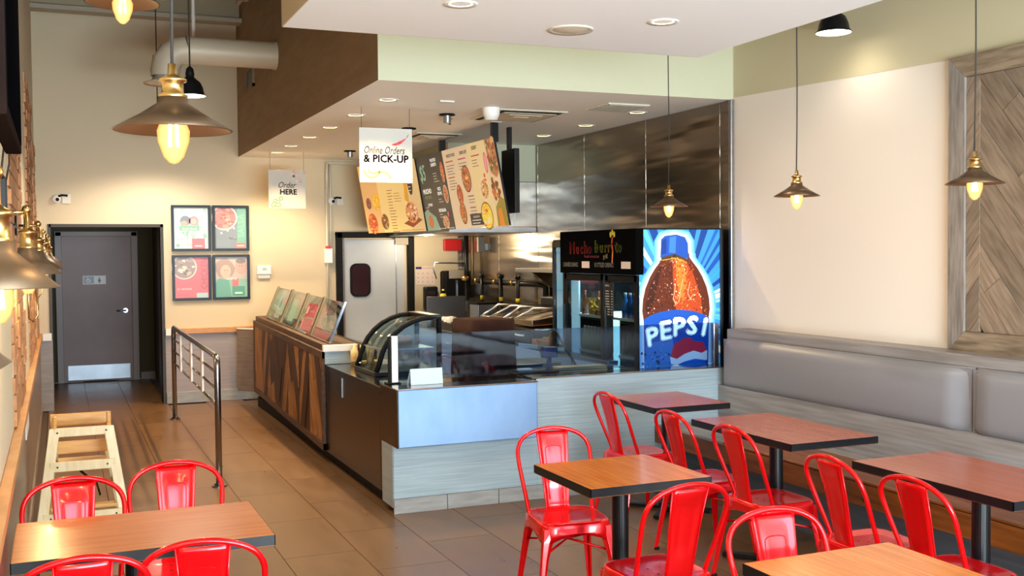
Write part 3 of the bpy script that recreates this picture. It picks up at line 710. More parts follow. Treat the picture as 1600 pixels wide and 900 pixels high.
def bulb_mat():
    m = bpy.data.materials.new('glowing_amber_glass'); m.use_nodes = True; nt = m.node_tree; N = nt.nodes; L = nt.links; N.remove(N['Principled BSDF'])
    lw = N.new('ShaderNodeLayerWeight'); lw.inputs[0].default_value = .35
    rp = N.new('ShaderNodeValToRGB'); rp.color_ramp.elements[0].color = (1.0, .80, .35, 1); rp.color_ramp.elements[1].color = (1.0, .36, .06, 1); rp.color_ramp.elements[1].position = .8
    em = N.new('ShaderNodeEmission'); em.inputs[1].default_value = 2.4
    tr = N.new('ShaderNodeBsdfTransparent'); tr.inputs[0].default_value = (1, .8, .5, 1); mx = N.new('ShaderNodeMixShader'); mx.inputs[0].default_value = .42
    L.new(lw.outputs['Facing'], rp.inputs[0]); L.new(rp.outputs[0], em.inputs[0]); L.new(tr.outputs[0], mx.inputs[1]); L.new(em.outputs[0], mx.inputs[2]); L.new(mx.outputs[0], N['Material Output'].inputs[0])
    return m
M['bulbglass'] = bulb_mat()
pendant(3.9, 6.39, 2.055, ZH, 'farthest cone pendant of the right-hand row, in front of the steel wall')
pendant(3.9, 5.00, 2.055, ZH, 'middle cone pendant of the right-hand row, against the pale wall')
pendant(3.9, 3.71, 2.045, ZH, 'cone pendant hanging in front of the diagonal plank panel')
pendant(0.246, 2.52, 2.03, ZH, 'large near cone pendant over the left table, below the air duct')
pendant(0.235, 4.12, 2.66, ZH, 'high cone pendant cut by the top left edge of the view')
def bell(x, y, z, lab, e=90):
    t = thing('bell_pendant', lab, 'pendant lamp', (x, y, z), 0, 'black bell pendants')
    MB().lathe([(.112, 0), (.115, .006), (.100, .02), (.092, .06), (.075, .10), (.045, .125), (.030, .14), (.033, .16), (.026, .20), (.012, .215), (.0001, .225)], n=32).build('shade', M['black'], t)
    MB().lathe([(.110, .001), (.096, .016), (.0001, .022)], n=32).build('lens', M['bell_in'], t)
    MB().tube([(0, 0, .22), (0, 0, ZH - z)], .006, 8).build('cord', M['cord'], t)
    l = light('lamp_beam', 'SPOT', (0, 0, -.01), e, NEUT, spot_size=R(150), spot_blend=.5, shadow_soft_size=.09); l.parent = t
bell(4.62, 5.55, 3.14, 'black bell pendant above the white ceiling edge, near the right wall', 5)
bell(0.93, 8.25, 2.93, 'black bell pendant just below the air duct', 170)
bell(1.03, 12.2, 3.06, 'farthest black bell pendant, partly behind the large cone pendant', 170)

def sconce(x, y, lab, e=10, on=True):
    zr = 1.684; k = .24 / .26
    t = thing('wall_sconce', lab, 'wall lamp', (x, y, zr), 0, 'brass cone sconces along the left wall')
    MB().lathe([(.120, 0), (.123, .002), (.070, .048), (.036, .078), (.034, .10), (.0001, .102)], n=36).build('shade', M['shade_b'], t)
    MB().lathe([(.118, .0005), (.068, .044), (.02, .07), (.0001, .07)], n=36).build('shade_lining', M['shade_in'], t)
    so = MB().lathe([(.030, .098), (.033, .102), (.027, .108), (.027, .150), (.034, .154), (.034, .162), (.024, .168), (.014, .174), (.011, .18), (.011, .235), (.0001, .236)], n=20).build('socket', M['brass'], t)
    b = MB(); b.lathe([(.0001, -.018), (.013, -.013), (.018, 0), (.013, .013), (.0001, .018)], (0, 0, .245), 14); b.build('knuckle', M['brass'], t)
    MB().tube([(0, 0, .235), (XL - x + .03, .0, .235)], .007, 8).build('arm', M['brass'], t)
    MB().cyl((XL - x, 0, .235), .055, .022, 24, 0, 'x').build('wall_plate', M['black'], t)
    bl = MB().lathe([(.0001, -.075), (.014, -.072), (.026, -.055), (.032, -.03), (.030, -.005), (.022, .02), (.014, .05)], n=20).build('bulb', M['bulbglass'], t)
    fl = MB()
    for a in range(4):
        c, s = math.cos(a * PI / 2 + .5) * .009, math.sin(a * PI / 2 + .5) * .009
        fl.tube([(c, s, .02), (c * 1.4, s * 1.4, -.045)], .0025, 5)
    fl.build('filament', M['fil'], bl)
    l = light('bulb_light', 'POINT', (0, 0, -.10), e, (1, .66, .30), shadow_soft_size=.03); l.parent = t
M['shade_b'] = mat('antique_brass_shade', '7a6148', 0.45, 0.6, col2='65503b', scale=6)
names = ['nearest brass cone sconce, its rim cut at the left edge', 'second brass cone sconce with its bulb glowing at the left edge', 'third brass cone sconce along the left wall', 'fourth brass cone sconce along the left wall', 'fifth brass cone sconce along the left wall', 'sixth brass cone sconce along the left wall', 'farthest brass cone sconce, just before the alcove door']
for i, y in enumerate((0.72, 2.50, 4.45, 6.35, 8.25, 10.15, 12.0)):
    sconce((-0.15, -0.118, -0.105, -0.095, -0.09, -0.085, -0.08)[i], y, names[i])

# =================================================================== TABLES
def table(name, x0, x1, y0, y1, lab, long_x=False, base=None, red=False):
    cx, cy = (x0 + x1) / 2, (y0 + y1) / 2; w, h = (x1 - x0) / 2, (y1 - y0) / 2
    t = thing('restaurant_table', lab, 'table', (cx, cy, 0), 0, 'cherry laminate tables')
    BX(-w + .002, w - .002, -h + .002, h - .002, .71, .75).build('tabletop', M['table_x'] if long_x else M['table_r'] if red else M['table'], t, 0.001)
    e = MB()
    e.box(-w, w, -h, -h + .003, .712, .7492); e.box(-w, w, h - .003, h, .712, .7492); e.box(-w, -w + .003, -h, h, .712, .7492); e.box(w - .003, w, -h, h, .712, .7492); e.box(-w+.003, w-.003, -h+.003, h-.003, .7085, .7105)
    e.build('edge_band', M['black_edge'], t)
    bx = (base[0] - cx) if base else 0; by = (base[1] - cy) if base else 0
    MB().cyl((bx, by, .04), .038, .665, 24).build('pedestal', M['black'], t)
    MB().box(bx - .12, bx + .12, by - .12, by + .12, .694, .707).build('mounting_plate', M['black'], t, .004)
    b = MB()
    for a in range(4):
        ca, sa = math.cos(a * PI / 2 + PI / 4), math.sin(a * PI / 2 + PI / 4); n = Vector((-sa, ca, 0)); d = Vector((ca, sa, 0)); c = Vector((bx, by, 0))
        b.prism([c + n * .035 + Vector((0, 0, .012)), c - n * .035 + Vector((0, 0, .012)), c + d * .30 - n * .022 + Vector((0, 0, .006)), c + d * .30 + n * .022 + Vector((0, 0, .006))], (0, 0, .022))
    b.cyl((bx, by, .004), .06, .05, 20); b.build('base', M['black'], t, .003)
    return t
table('', -0.165, 0.695, 3.82, 4.39, 'long wood-topped table at the left wall with four red chairs', True, (0.24, 4.1))
table('', 2.045, 2.645, 3.985, 4.57, 'small square wood-topped table in the middle, near the counter', False)
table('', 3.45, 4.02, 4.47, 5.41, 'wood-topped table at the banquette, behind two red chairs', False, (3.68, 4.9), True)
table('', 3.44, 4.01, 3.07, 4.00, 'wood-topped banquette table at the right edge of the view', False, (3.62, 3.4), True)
table('', 1.995, 2.59, 2.24, 2.83, 'nearest wood-topped table, its corner rising at the bottom edge', False)
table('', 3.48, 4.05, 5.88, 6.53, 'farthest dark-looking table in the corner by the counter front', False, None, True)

# =================================================================== CHAIRS
def make_chair():
    t = thing('metal_chair', '', 'chair')
    # seat
    b = MB(); n = 16; vs = []; hw = .178
    def sq(a, rr, ex=5.0):
        c, s = math.cos(a), math.sin(a); k = (abs(c) ** ex + abs(s) ** ex) ** (-1 / ex); return rr * k * c, rr * k * s
    rings = [(.02, .442), (.08, .441), (.13, .443), (.160, .449), (.172, .449), (.178, .443), (.181, .425), (.184, .40), (.186, .385)]
    N = 48
    for r_, z in rings:
        for j in range(N):
            x, y = sq(2 * PI * j / N, r_, 2.6 + 3 * min(1, r_ / .17))
            zz = z
            if r_ > .185: zz = z - .03 * (abs(math.sin(2 * (2 * PI * j / N))) ** 0.0) + .038 * (max(0, 1 - (min(abs(x), abs(y)) / .14) ** 2)) - .0
            vs.append((x, y * 1.0, zz))
    K = len(rings); fs = [tuple(range(N))[::-1]] + [(i * N + j, (i + 1) * N + j, (i + 1) * N + (j + 1) % N, i * N + (j + 1) % N) for i in range(K - 1) for j in range(N)]
    b.add(vs, fs, 0, True)
    seat = b.build('seat', M['red'], t)
    sm = seat.modifiers.new('thick', 'SOLIDIFY'); sm.thickness = .0025; sm.offset = -1
    h = MB()
    for x, y in ((-.03, .02), (.03, .02), (0, -.03), (-.03, -.06), (.03, -.06)): h.cyl((x, y, .4412), .005, .0012, 8)
    h.build('drain_holes', M['red_dark'], seat)
    # legs: tapered angle sections
    for sx in (-1, 1):
        for sy in (-1, 1):
            b = MB(); st = []
            ex, ey = (.215, .205) if sy > 0 else (.205, .235)
            for q, w in ((0, .075), (.15, .052), (.35, .036), (.7, .028), (1, .022)):
                x = sx * (.168 + (ex - .168) * q); y = sy * (.168 + (ey - .168) * q); z = .425 - .415 * q
                st.append([(x, y, z), (x - sx * w * .55, y + sy * .004, z), (x - sx * w, y - sy * .008, z), (x - sx * w, y - sy * .012, z),
                           (x - sx * .012, y - sy * .012, z), (x - sx * .012, y - sy * w, z), (x - sx * .008, y - sy * w, z), (x + sx * .004, y - sy * w * .55, z)])
            vs = [p for s_ in st for p in s_]; m = 8; k = len(st)
            fs = [(i * m + j, i * m + (j + 1) % m, (i + 1) * m + (j + 1) % m, (i + 1) * m + j) for i in range(k - 1) for j in range(m)] + [tuple(range(m)), tuple(range((k - 1) * m, k * m))]
            b.add(vs, fs); lg = b.build('leg', M['red'], t, .004)
            f = MB(); f.box(sx * (ex - .013) - .013, sx * (ex - .013) + .013, sy * (ey - .013) - .013, sy * (ey - .013) + .013, 0.001, .018); f.build('rubber_foot', M['blackmat'], lg, .003)
    # back arch
    P = []
    half = [(.166, -.10, .435), (.172, -.125, .50), (.184, -.165, .60), (.193, -.200, .69), (.190, -.222, .745), (.170, -.236, .785), (.135, -.245, .812), (.09, -.250, .829), (.045, -.252, .838)]
    P = [(-x, y, z) for x, y, z in half] + [(0, -.253, .841)] + [(x, y, z) for x, y, z in reversed(half)]
    # smooth
    def cr(P, n=3):
        out = []
        for i in range(len(P) - 1):
            p0, p1, p2, p3 = (Vector(P[max(i - 1, 0)]), Vector(P[i]), Vector(P[i + 1]), Vector(P[min(i + 2, len(P) - 1)]))
            for k in range(n):
                s = k / n; out.append(.5 * ((2 * p1) + (p2 - p0) * s + (2 * p0 - 5 * p1 + 4 * p2 - p3) * s * s + (3 * p1 - p0 - 3 * p2 + p3) * s ** 3))
        return out + [Vector(P[-1])]
    MB().tube(cr(P), .0105, 10).build('back_frame', M['red'], t)
    # splat
    b = MB(); nu, nv = 12, 18; vs = []
    for j in range(nv + 1):
        v = j / nv; z = .44 + .385 * v; w = .061 + .023 * v ** 1.3; y0 = -.160 - .092 * v ** .8 + .010 * math.sin(PI * v)
        for i in range(nu + 1):
            u = -1 + 2 * i / nu; x = u * w; d = 0
            if i in (0, nu): d = -.014
            d += .010 * (1 - u * u)
            if .30 < v < .84 and abs(u) < .52: d -= .006
            vs.append((x, y0 - .0 + (-d if True else d) * .6, z))
    fs = [(j * (nu + 1) + i, j * (nu + 1) + i + 1, (j + 1) * (nu + 1) + i + 1, (j + 1) * (nu + 1) + i) for j in range(nv) for i in range(nu)]
    b.add(vs, fs, 0, True); sp = b.build('backrest', M['red'], t); sm = sp.modifiers.new('t', 'SOLIDIFY'); sm.thickness = .003; sm.offset = 0
    def spp(u, v): 
        z = .44 + .385 * v; w = .061 + .023 * v ** 1.3; y0 = -.160 - .092 * v ** .8 + .010 * math.sin(PI * v); return (u * w, y0 - .0058 * (1 - u * u) + .0042, z)
    e = [spp(-.55, .12), spp(-.55, .45), spp(-.55, .74), spp(-.42, .80), spp(0, .81), spp(.42, .80), spp(.55, .74), spp(.55, .45), spp(.55, .12)]
    MB().tube(cr(e, 3), .0028, 6).build('pressed_rib', M['red'], sp)
    # side flanges of the splat
    for sx in (-1, 1):
        f = MB(); f.tube([spp(sx, 0), spp(sx, .3), spp(sx, .6), spp(sx, 1.0)], .0035, 6); f.build('flange', M['red'], sp)
    # under seat cross brace
    b = MB(); b.tube([(-.17, -.17, .30), (0, 0, .33), (.17, .17, .30)], .006, 6); b.tube([(.17, -.17, .30), (0, 0, .33), (-.17, .17, .30)], .006, 6); b.build('brace', M['red'], t)
    return t
chair0 = make_chair(); used = [False]
def place_chair(x, y, rz, lab):
    o = copy_tree(chair0) if used[0] else chair0; used[0] = True
    o.location = (x, y, 0); o.rotation_euler = (0, 0, R(rz)); o['label'] = lab; o['group'] = 'red metal cafe chairs'
    return o
place_chair(2.30, 4.74, 172, 'red metal chair standing behind the middle table, close to the counter')
place_chair(2.24, 3.78, 2, 'red metal chair seen from the back at the near side of the middle table')
place_chair(2.27, 2.82, 176, 'red metal chair facing us behind the nearest table corner')
place_chair(3.47, 6.07, -88, 'red metal chair at the farthest corner table')
place_chair(3.42, 5.20, -90, 'red metal chair at the far side of the banquette table, second from the counter')
place_chair(3.43, 4.62, -90, 'red metal chair at the near side of the banquette table, with its seat in view')
place_chair(3.34, 3.74, -92, 'red metal chair right of centre at the far side of the right-edge table')
place_chair(3.34, 3.26, -90, 'rightmost red metal chair, at the near side of the right-edge table')
place_chair(0.04, 4.46, 180, 'red metal chair behind the left table, nearest the wall')
place_chair(0.44, 4.63, 176, 'red metal chair behind the left table, nearest the handrail')
place_chair(0.05, 3.70, 0, 'red metal chair in front of the left table, cut by the bottom left corner')
place_chair(0.44, 3.74, -8, 'red metal chair in front of the left table at its right end')

# =================================================================== HIGH CHAIR
hc = thing('high_chair', 'pale wooden child high chair by the left wall behind the red chairs', 'high chair', (0.115, 7.25, 0))
def bar(p, q, w, d, name, m, par=hc, side=Vector((1, 0, 0))):
    p, q = Vector(p), Vector(q); t = (q - p).normalized(); x = side * (w / 2); y = t.cross(side).normalized() * (d / 2)
    b = MB(); b.prism([p - x - y, p + x - y, p + x + y, p - x + y], q - p); return b.build(name, m, par, .005)
for s in (-1, 1):
    bar((s * .255, -.26, .001), (s * .155, -.12, .69), .062, .024, 'leg', M['hw'])
    bar((s * .245, .26, .001), (s * .150, .10, .55), .045, .024, 'leg', M['hw'])
    bar((s * .165, -.13, .65), (s * .165, .17, .65), .024, .045, 'arm_rest', M['hwo'])
    bar((s * .17, .17, .0 + .40), (s * .17, .17, .74), .026, .04, 'back_post', M['hwo'])
    bar((s * .205, -.18, .30), (s * .205, .17, .30), .022, .04, 'side_rail', M['hw'])
for (z, hh, k) in ((.665, .055, 0), (.46, .06, 1), (.16, .055, 2)):
    w = .155 + (.255 - .155) * (1 - z / .69); y = -.12 - .14 * (1 - z / .69)
    r_ = MB(); r_.box(-w, w, y - .014, y + .008, z - hh / 2, z + hh / 2); rr = r_.build('front_rail', M['hw'], hc, .004)
    for s in (-1, 1):
        q = MB(); q.cyl((s * (w - .045 * (1 if k else .4)), y - .0165, z), .006, .003, 10, 0, 'y'); q.build('screw_cap', M['knot'], rr)
BX(-.17, .17, .165, .185, .66, .74).build('back_board', M['hwo'], hc, .008)
BX(-.16, .16, .05, .07, .50, .58).build('back_board', M['hwo'], hc, .006)
BX(-.15, .15, -.10, .15, .44, .46).build('seat', M['hwo'], hc, .005)
BX(-.19, .19, -.235, -.16, .20, .222).build('foot_rest', M['hwo'], hc, .005)
MB().tube([(-.155, -.10, .64), (-.155, -.10, .76)], .014, 10).build('peg', M['hwo'], hc)
MB().tube([(-.06, -.02, .462), (.0, -.09, .40), (.08, -.11, .33), (.10, -.09, .25)], .012, 6, flat=(1, .3)).build('strap', M['blackmat'], hc)

# =================================================================== LEFT WALL THINGS
tv = thing('wall_screen', 'dark flat screen mounted high on the left wall, seen edge-on', 'screen', (XL + .02, 3.75, 2.13), 0)
o = BX(.03, .085, -.60, .62, 0, .74).build('casing', M['tv'], tv, .006); BX(.0855, .087, -.57, .59, .03, .71).build('display', mat('screen_matt', '08080b', 0.6, spec=0.0), tv)
BX(-.02, .03, -.1, .1, .25, .5).build('wall_bracket', M['black'], tv)
BX(.04, .088, -.25, -.20, .40, .46).build('sticker', M['white'], tv)
ca = thing('power_adapter', 'black power adapter hanging with loose cables under the wall screen', 'adapter', (XL + .03, 4.45, 1.93))
BX(-.025, .02, -.04, .04, 0, .12).build('brick_case', M['black'], ca, .008)
MB().tube([(0, 0, .12), (0.01, .1, .25), (.02, .25, .28), (.02, .3, .2), (.01, .2, .12), (0, .05, .14), (-.02, -.02, .22)], .004, 6).build('cable', M['cord'], ca)
MB().tube([(0, 0, 0), (-.01, .03, -.15), (0, .06, -.3), (-.02, .12, -.42)], .004, 6).build('cable', M['cord'], ca)
pfm = thing('side_frame', 'thin dark frame edge on the left wall under the sconces', 'frame', (XL, 3.55, 1.12))
fb = MB(); fb.box(.0, .025, -.6, .22, 0, .02); fb.box(0, .025, .2, .22, .02, .44); fb.box(0, .025, -.6, .22, .44, .46); fb.box(0, .025, -.6, -.58, .02, .44); fb.build('frame', M['tv'], pfm)
BX(0.001, .008, -.58, .2, .02, .44).build('picture', M['white'], pfm)
for y, z, lab in ((7.2, 1.35, 'thin brass hook hanging below the third sconce'), (9.5, 1.42, 'thin brass hook hanging below the fourth sconce')):
    k = thing('wall_hook', lab, 'hook', (XL, y, z)); MB().tube([(.0, 0, .22), (.05, 0, .22), (.05, 0, .02), (.07, 0.02, 0), (.10, .02, .04), (.09, .02, .22)], .006, 6).build('wire', M['brass'], k)

# security cameras
def seccam(x, z, lab):
    t = thing('security_camera', lab, 'camera', (x, YB - .002, z))
    b = MB(); b.lathe([(.0001, -.055), (.03, -.05), (.048, -.03), (.05, -.0)], (0, 0, 0), 20, 0, 'y'); b.build('dome', M['white'], t)
    b = MB(); b.lathe([(.0001, -.066), (.017, -.062), (.02, -.052)], (0.012, 0, -.005), 14, 0, 'y'); b.build('lens', M['black'], t)
    BX(.06, .15, -.02, 0, -.05, .06).build('junction_box', M['offwhite'], t, .004)
    MB().tube([(.02, -.04, .03), (.06, -.03, .045), (.12, -.03, .04)], .012, 8).build('cable', M['blackmat'], t)
seccam(0.0, 2.40, 'white dome camera on the back wall above the dark alcove')
seccam(3.16, 2.41, 'white dome camera on the back wall beside the vertical conduit')
th = thing('thermostat', 'white thermostat on the back wall right of the framed posters', 'thermostat', (2.31, YB - .002, 1.51))
BX(-.085, .085, -.03, 0, .0, .11).build('cover', M['white'], th, .006); BX(-.075, .075, -.02, 0, -.05, 0).build('lower_case', M['offwhite'], th, .004)
BX(-.02, .03, -.032, -.03, .05, .08).build('display', mat('lcd', '9fb4ad', .3), th)
cd = thing('wall_conduit', 'thin vertical conduit down the back wall beside the kitchen door', 'conduit', (3.09, YB - .03, .9))
MB().tube([(0, 0, 0), (0, 0, 2.0)], .014, 8).build('pipe', M['offwhite'], cd); MB().tube([(.05, 0, 0.9), (.05, 0, 2.0)], .012, 8).build('pipe', M['offwhite'], cd)
BX(-.04, .06, -.04, .02, .74, .92).build('switch_box', M['white'], cd, .006); BX(-.02, .04, -.045, .0, .92, .95).build('red_button', M['redbox'], cd, .004)

# =================================================================== POSTERS ON THE BACK WALL
def poster(x0, x1, z0, z1, lab, draw):
    t = thing('framed_poster', lab, 'poster', ((x0 + x1) / 2, YB - .001, z0), 0, 'four black framed food posters')
    w = (x1 - x0) / 2; h = z1 - z0; f = MB()
    f.box(-w, w, -.03, 0, 0, .03); f.box(-w, w, -.03, 0, h - .03, h); f.box(-w, -w + .03, -.03, 0, .03, h - .03); f.box(w - .03, w, -.03, 0, .03, h - .03)
    f.build('frame', M['black'], t, .002); BX(-w + .03, w - .03, -.012, 0, .03, h - .03).build('backing', M['white'], t)
    a = Art((-w + .03, -.0125, .03), (1, 0, 0), (0, 0, 1), (0, -1, 0), .0004); a.wash = .10; draw(a, 2 * w - .06, h - .06); a.build('print', t)
def p1(a, w, h):
    a.rect(0, w, 0, h, 'cfd3cf', 0)
    for i in range(60): a.disc(random.uniform(0.03, w - .03), random.uniform(.03, h - .03), random.uniform(.012, .03), random.choice(['9cc4b5', '7fae9c', 'd9dde2', 'c2b9bd', '8bb5a8', 'b8d0c6']), 1 + i * .02, n=8, jit=.3)
    a.disc(w * .33, h * .68, .06, '6d7a86', 3); a.disc(w * .30, h * .60, .04, 'd89a86', 3.2); a.disc(w * .58, h * .68, .055, 'b98a92', 3); a.disc(w * .58, h * .66, .035, 'dba79e', 3.2)
    a.rect(w * .15, w * .75, h * .44, h * .56, '77b294', 3.4); a.text(w * .45, h * .46, .028, 'fresh food', 'f2f6f2', 4, shear=.2); a.rect(w * .52, w * .90, 0, h * .25, 'e0606c', 4); a.rect(w * .60, w * .82, h * .05, h * .08, 'f8c8c8', 5)
def p2(a, w, h):
    a.rect(0, w, 0, h, '6e7c86', 0); a.rect(w * .70, w, 0, h, '5da08d', 1); a.rect(0, w * .7, h * .55, h, '5f7280', 1)
    a.disc(w * .30, h * .76, .15, 'e9dfd2', 2, n=30); a.food(w * .30, h * .76, .135, ['c4706a', 'b85c58', 'd98d7c', 'a84f50', 'd6a08c'], 3, 40)
    a.text(w * .92, h * .56, .075, 'SALSA', '7fb9a4', 3, rot=R(90)); a.text(w * .55, h * .22, .028, 'MILD', 'f0f0f0', 3, bold=.001)
    for i in range(3): a.disc(w * (.2 + .2 * i), h * (.38 + .06 * i), .012, 'd8dcdc', 3)
    for i in range(5): a.rect(w * .05, w * .5, h * (.05 + i * .035), h * (.055 + i * .035), '93a0a8', 2)
    a.rect(w * .66, w * .96, 0, h * .14, 'e06560', 4); a.rect(w * .70, w * .92, h * .05, h * .08, 'f8d0c8', 5)
def p3(a, w, h):
    a.rect(0, w, 0, h, 'e2606e', 0); a.disc(w * .28, h * .76, .145, 'cfc4bc', 2, n=30); a.food(w * .28, h * .76, .13, ['8d7d7c', '6f6468', 'b8a8a0', 'd8c8b8', '9a8888'], 3, 40)
    a.text(w * .96, h * .60, .075, 'CHICKEN', '8c4454', 3, rot=R(90), sx=.82)
    a.text(w * .28, h * .20, .022, 'EL GRANDE', 'f8d8d8', 3); a.rect(w * .08, w * .40, h * .07, h * .085, 'c04858', 3); a.rect(w * .64, w * .98, 0, h * .12, 'a8c8c8', 4)
def p4(a, w, h):
    a.rect(0, w, 0, h, 'b9aca4', 0); a.rect(0, w, 0, h * .45, '7fb0a0', 1)
    a.disc(w * .30, h * .72, .115, 'a08478', 2, n=14, jit=.12); a.disc(w * .32, h * .64, .062, 'd8aa98', 3, ry=.08); a.disc(w * .80, h * .76, .07, 'c09688', 2, ry=.095); a.disc(w * .80, h * .90, .06, '6f6660', 3, ry=.03)
    a.disc(w * .29, h * .67, .006, '5a4038', 4); a.disc(w * .37, h * .67, .006, '5a4038', 4); a.disc(w * .76, h * .78, .006, '5a4038', 4); a.disc(w * .84, h * .78, .006, '5a4038', 4)
    a.poly([(0, 0), (w * .5, 0), (w * .42, h * .42), (w * .12, h * .48), (0, h * .35)], '4f9a88', 3); a.rect(w * .52, w * .72, h * .25, h * .46, 'd86068', 4)
    a.text(w * .5, h * .44, .026, 'amazing', 'eef4f0', 5, shear=.2); a.rect(w * .52, w * .92, h * .03, h * .27, '2f8f76', 5); a.rect(w * .60, w * .84, h * .08, h * .12, 'd0f0e0', 6)
poster(1.24, 1.69, 1.80, 2.345, 'top left framed poster, pale green with two people', p1)
poster(1.71, 2.14, 1.80, 2.345, 'top right framed poster with a round bowl of red salsa', p2)
poster(1.24, 1.685, 1.215, 1.755, 'bottom left framed poster, red with a bowl and vertical lettering', p3)
poster(1.705, 2.14, 1.215, 1.755, 'bottom right framed poster with two smiling faces on green', p4)

# =================================================================== HANGING SIGNS
CH = {'thin_wire': None}
def hsign(x0, x1, z0, z1, y, lab, draw):
    t = thing('hanging_sign', lab, 'sign', (x0, y, z0), 0, 'white hanging signs')
    w, h = x1 - x0, z1 - z0
    BX(0, w, 0, .006, 0, h).build('board', mat('sign_foamboard', 'cdc8bf', .6), t, .001)
    a = Art((0, -.0002, 0), (1, 0, 0), (0, 0, 1), (0, -1, 0), .0005); draw(a, w, h); a.build('print', t)
    for x in (.02, w - .02): MB().tube([(x, .003, h), (x, .003, SZ - z0)], .0018, 5).build('wire', M['cord'], t)
def s1(a, w, h):
    a.text(w * .46, h * .53, .062, 'Online Orders', '837843', 1, shear=.32, sx=.66, bold=.0006)
    a.text(w * .50, h * .375, .060, '& PICK-UP', '33263e', 2, bold=.0035, sx=.98)
    pts = [(w * (.62 + .30 * i / 10), h * (.70 + .16 * (i / 10) ** 1.8)) for i in range(11)]
    for i in range(10): a.stroke([pts[i], pts[i + 1]], .004 + .018 * math.sin(PI * min(1, (i + 1) / 9)), 'd3262a' if i % 3 else 'e5484a', 1 + i * .01)
    a.stroke([(w * .90, h * .85), (w * .93, h * .90)], .006, '7a8f3a', 2)
    for cx, cy, r0, a0, a1 in ((.23, .24, .065, 190, 350), (.42, .02, .075, 20, 110), (.26, .27, .045, 200, 330)):
        for k in range(8):
            x = R(a0 + (a1 - a0) * k / 8); y = R(a0 + (a1 - a0) * (k + 1) / 8)
            a.stroke([(w * cx + r0 * math.cos(x), max(.004, h * cy + r0 * math.sin(x))), (w * cx + r0 * math.cos(y), max(.004, h * cy + r0 * math.sin(y)))], .013, 'aab45c', 1 + k * .01)
            a.stroke([(w * cx + (r0 + .007) * math.cos(x), max(.004, h * cy + (r0 + .007) * math.sin(x))), (w * cx + (r0 + .007) * math.cos(y), max(.004, h * cy + (r0 + .007) * math.sin(y)))], .004, '66752e', 1.5 + k * .01)
def s2_(a, w, h):
    a.text(w * .48, h * .54, .070, 'Order', '837843', 1, shear=.35, sx=.8, bold=.0006)
    a.text(w * .53, h * .37, .060, 'HERE', '2b2733', 2, bold=.0035)
    for i in range(16):
        u, v = w * random.uniform(.45, .98), h * random.uniform(.70, .97)
        if v / h < 1.35 - .6 * u / w - .1: pass
        a.disc(u, v if u > w * .75 else max(v, h * .85), .014, random.choice(['d9a08e', 'e3c3b2', 'c47f6e']), 1, n=8); a.disc(u, v if u > w * .75 else max(v, h * .85), .007, 'f2ded4', 1.3, n=7)
    for u, v in ((.15, .13), (.22, .10), (.18, .20), (.25, .17), (.12, .08), (.33, .26), (.28, .09)):
        a.disc(w * u, h * v, .024, '7f9f5c', 1 + u, n=12); a.disc(w * u, h * v, .013, 'dbe6c0', 1.6 + u, n=10)
hsign(2.248, 2.692, 2.326, 2.765, 8.4, 'near white hanging sign for online orders and pick-up', s1)
hsign(2.226, 2.650, 2.277, 2.715, 12.3, 'far white hanging sign for ordering, over the end of the counter', s2_)

# =================================================================== MENU BOARDS
def board(p_bot0, p_bot1, lab, draw, wire=None):
    """p_bot0 near end, p_bot1 far end (bottom edge, world). Board leans towards the queue."""
    A_, B_ = Vector(p_bot1), Vector(p_bot0); U = (B_ - A_); w = U.length; U.normalize()
    out = Vector((0, 0, 1)).cross(U); out = -out if out.x > 0 else out
    V = (Vector((0, 0, .79)) + out * .15); h = V.length; V.normalize(); N = U.cross(V); N = -N if N.x > 0 else N
    t = thing('menu_board', lab, 'menu board', tuple(A_), 0, 'overhead menu boards')
    b = MB(); b.prism([Vector((0, 0, 0)), U * w, U * w + V * h, V * h], -N * .02); b.build('panel', M['black'], t)
    b = MB(); b.prism([U * (w * .08) - N * .02 - V * 0, U * (w * .92) - N * .02, U * (w * .92) - N * .02 + V * h * .9, U * (w * .08) - N * .02 + V * h * .9], -N * .035); b.build('rear_box', M['black'], t)  # dark box behind the panel; it holds no lamp
    a = Art(N * .0005, U, V, N, .0005); draw(a, w, h); a.build('print', t, M['print_glow'])
    return t
FOOD = ['c46a2c', '8a4420', 'd99a4a', 'e8c070', '7a3a1a', 'b4502a', '6f7a34', 'c23a24']
def lines(a, u, v, w, n, col, k=2, dv=.028, th=.008, align='l'):
    for i in range(n):
        ww = w * random.uniform(.55, 1); a.rect(u, u + ww, v - i * dv, v - i * dv + th, col, k)
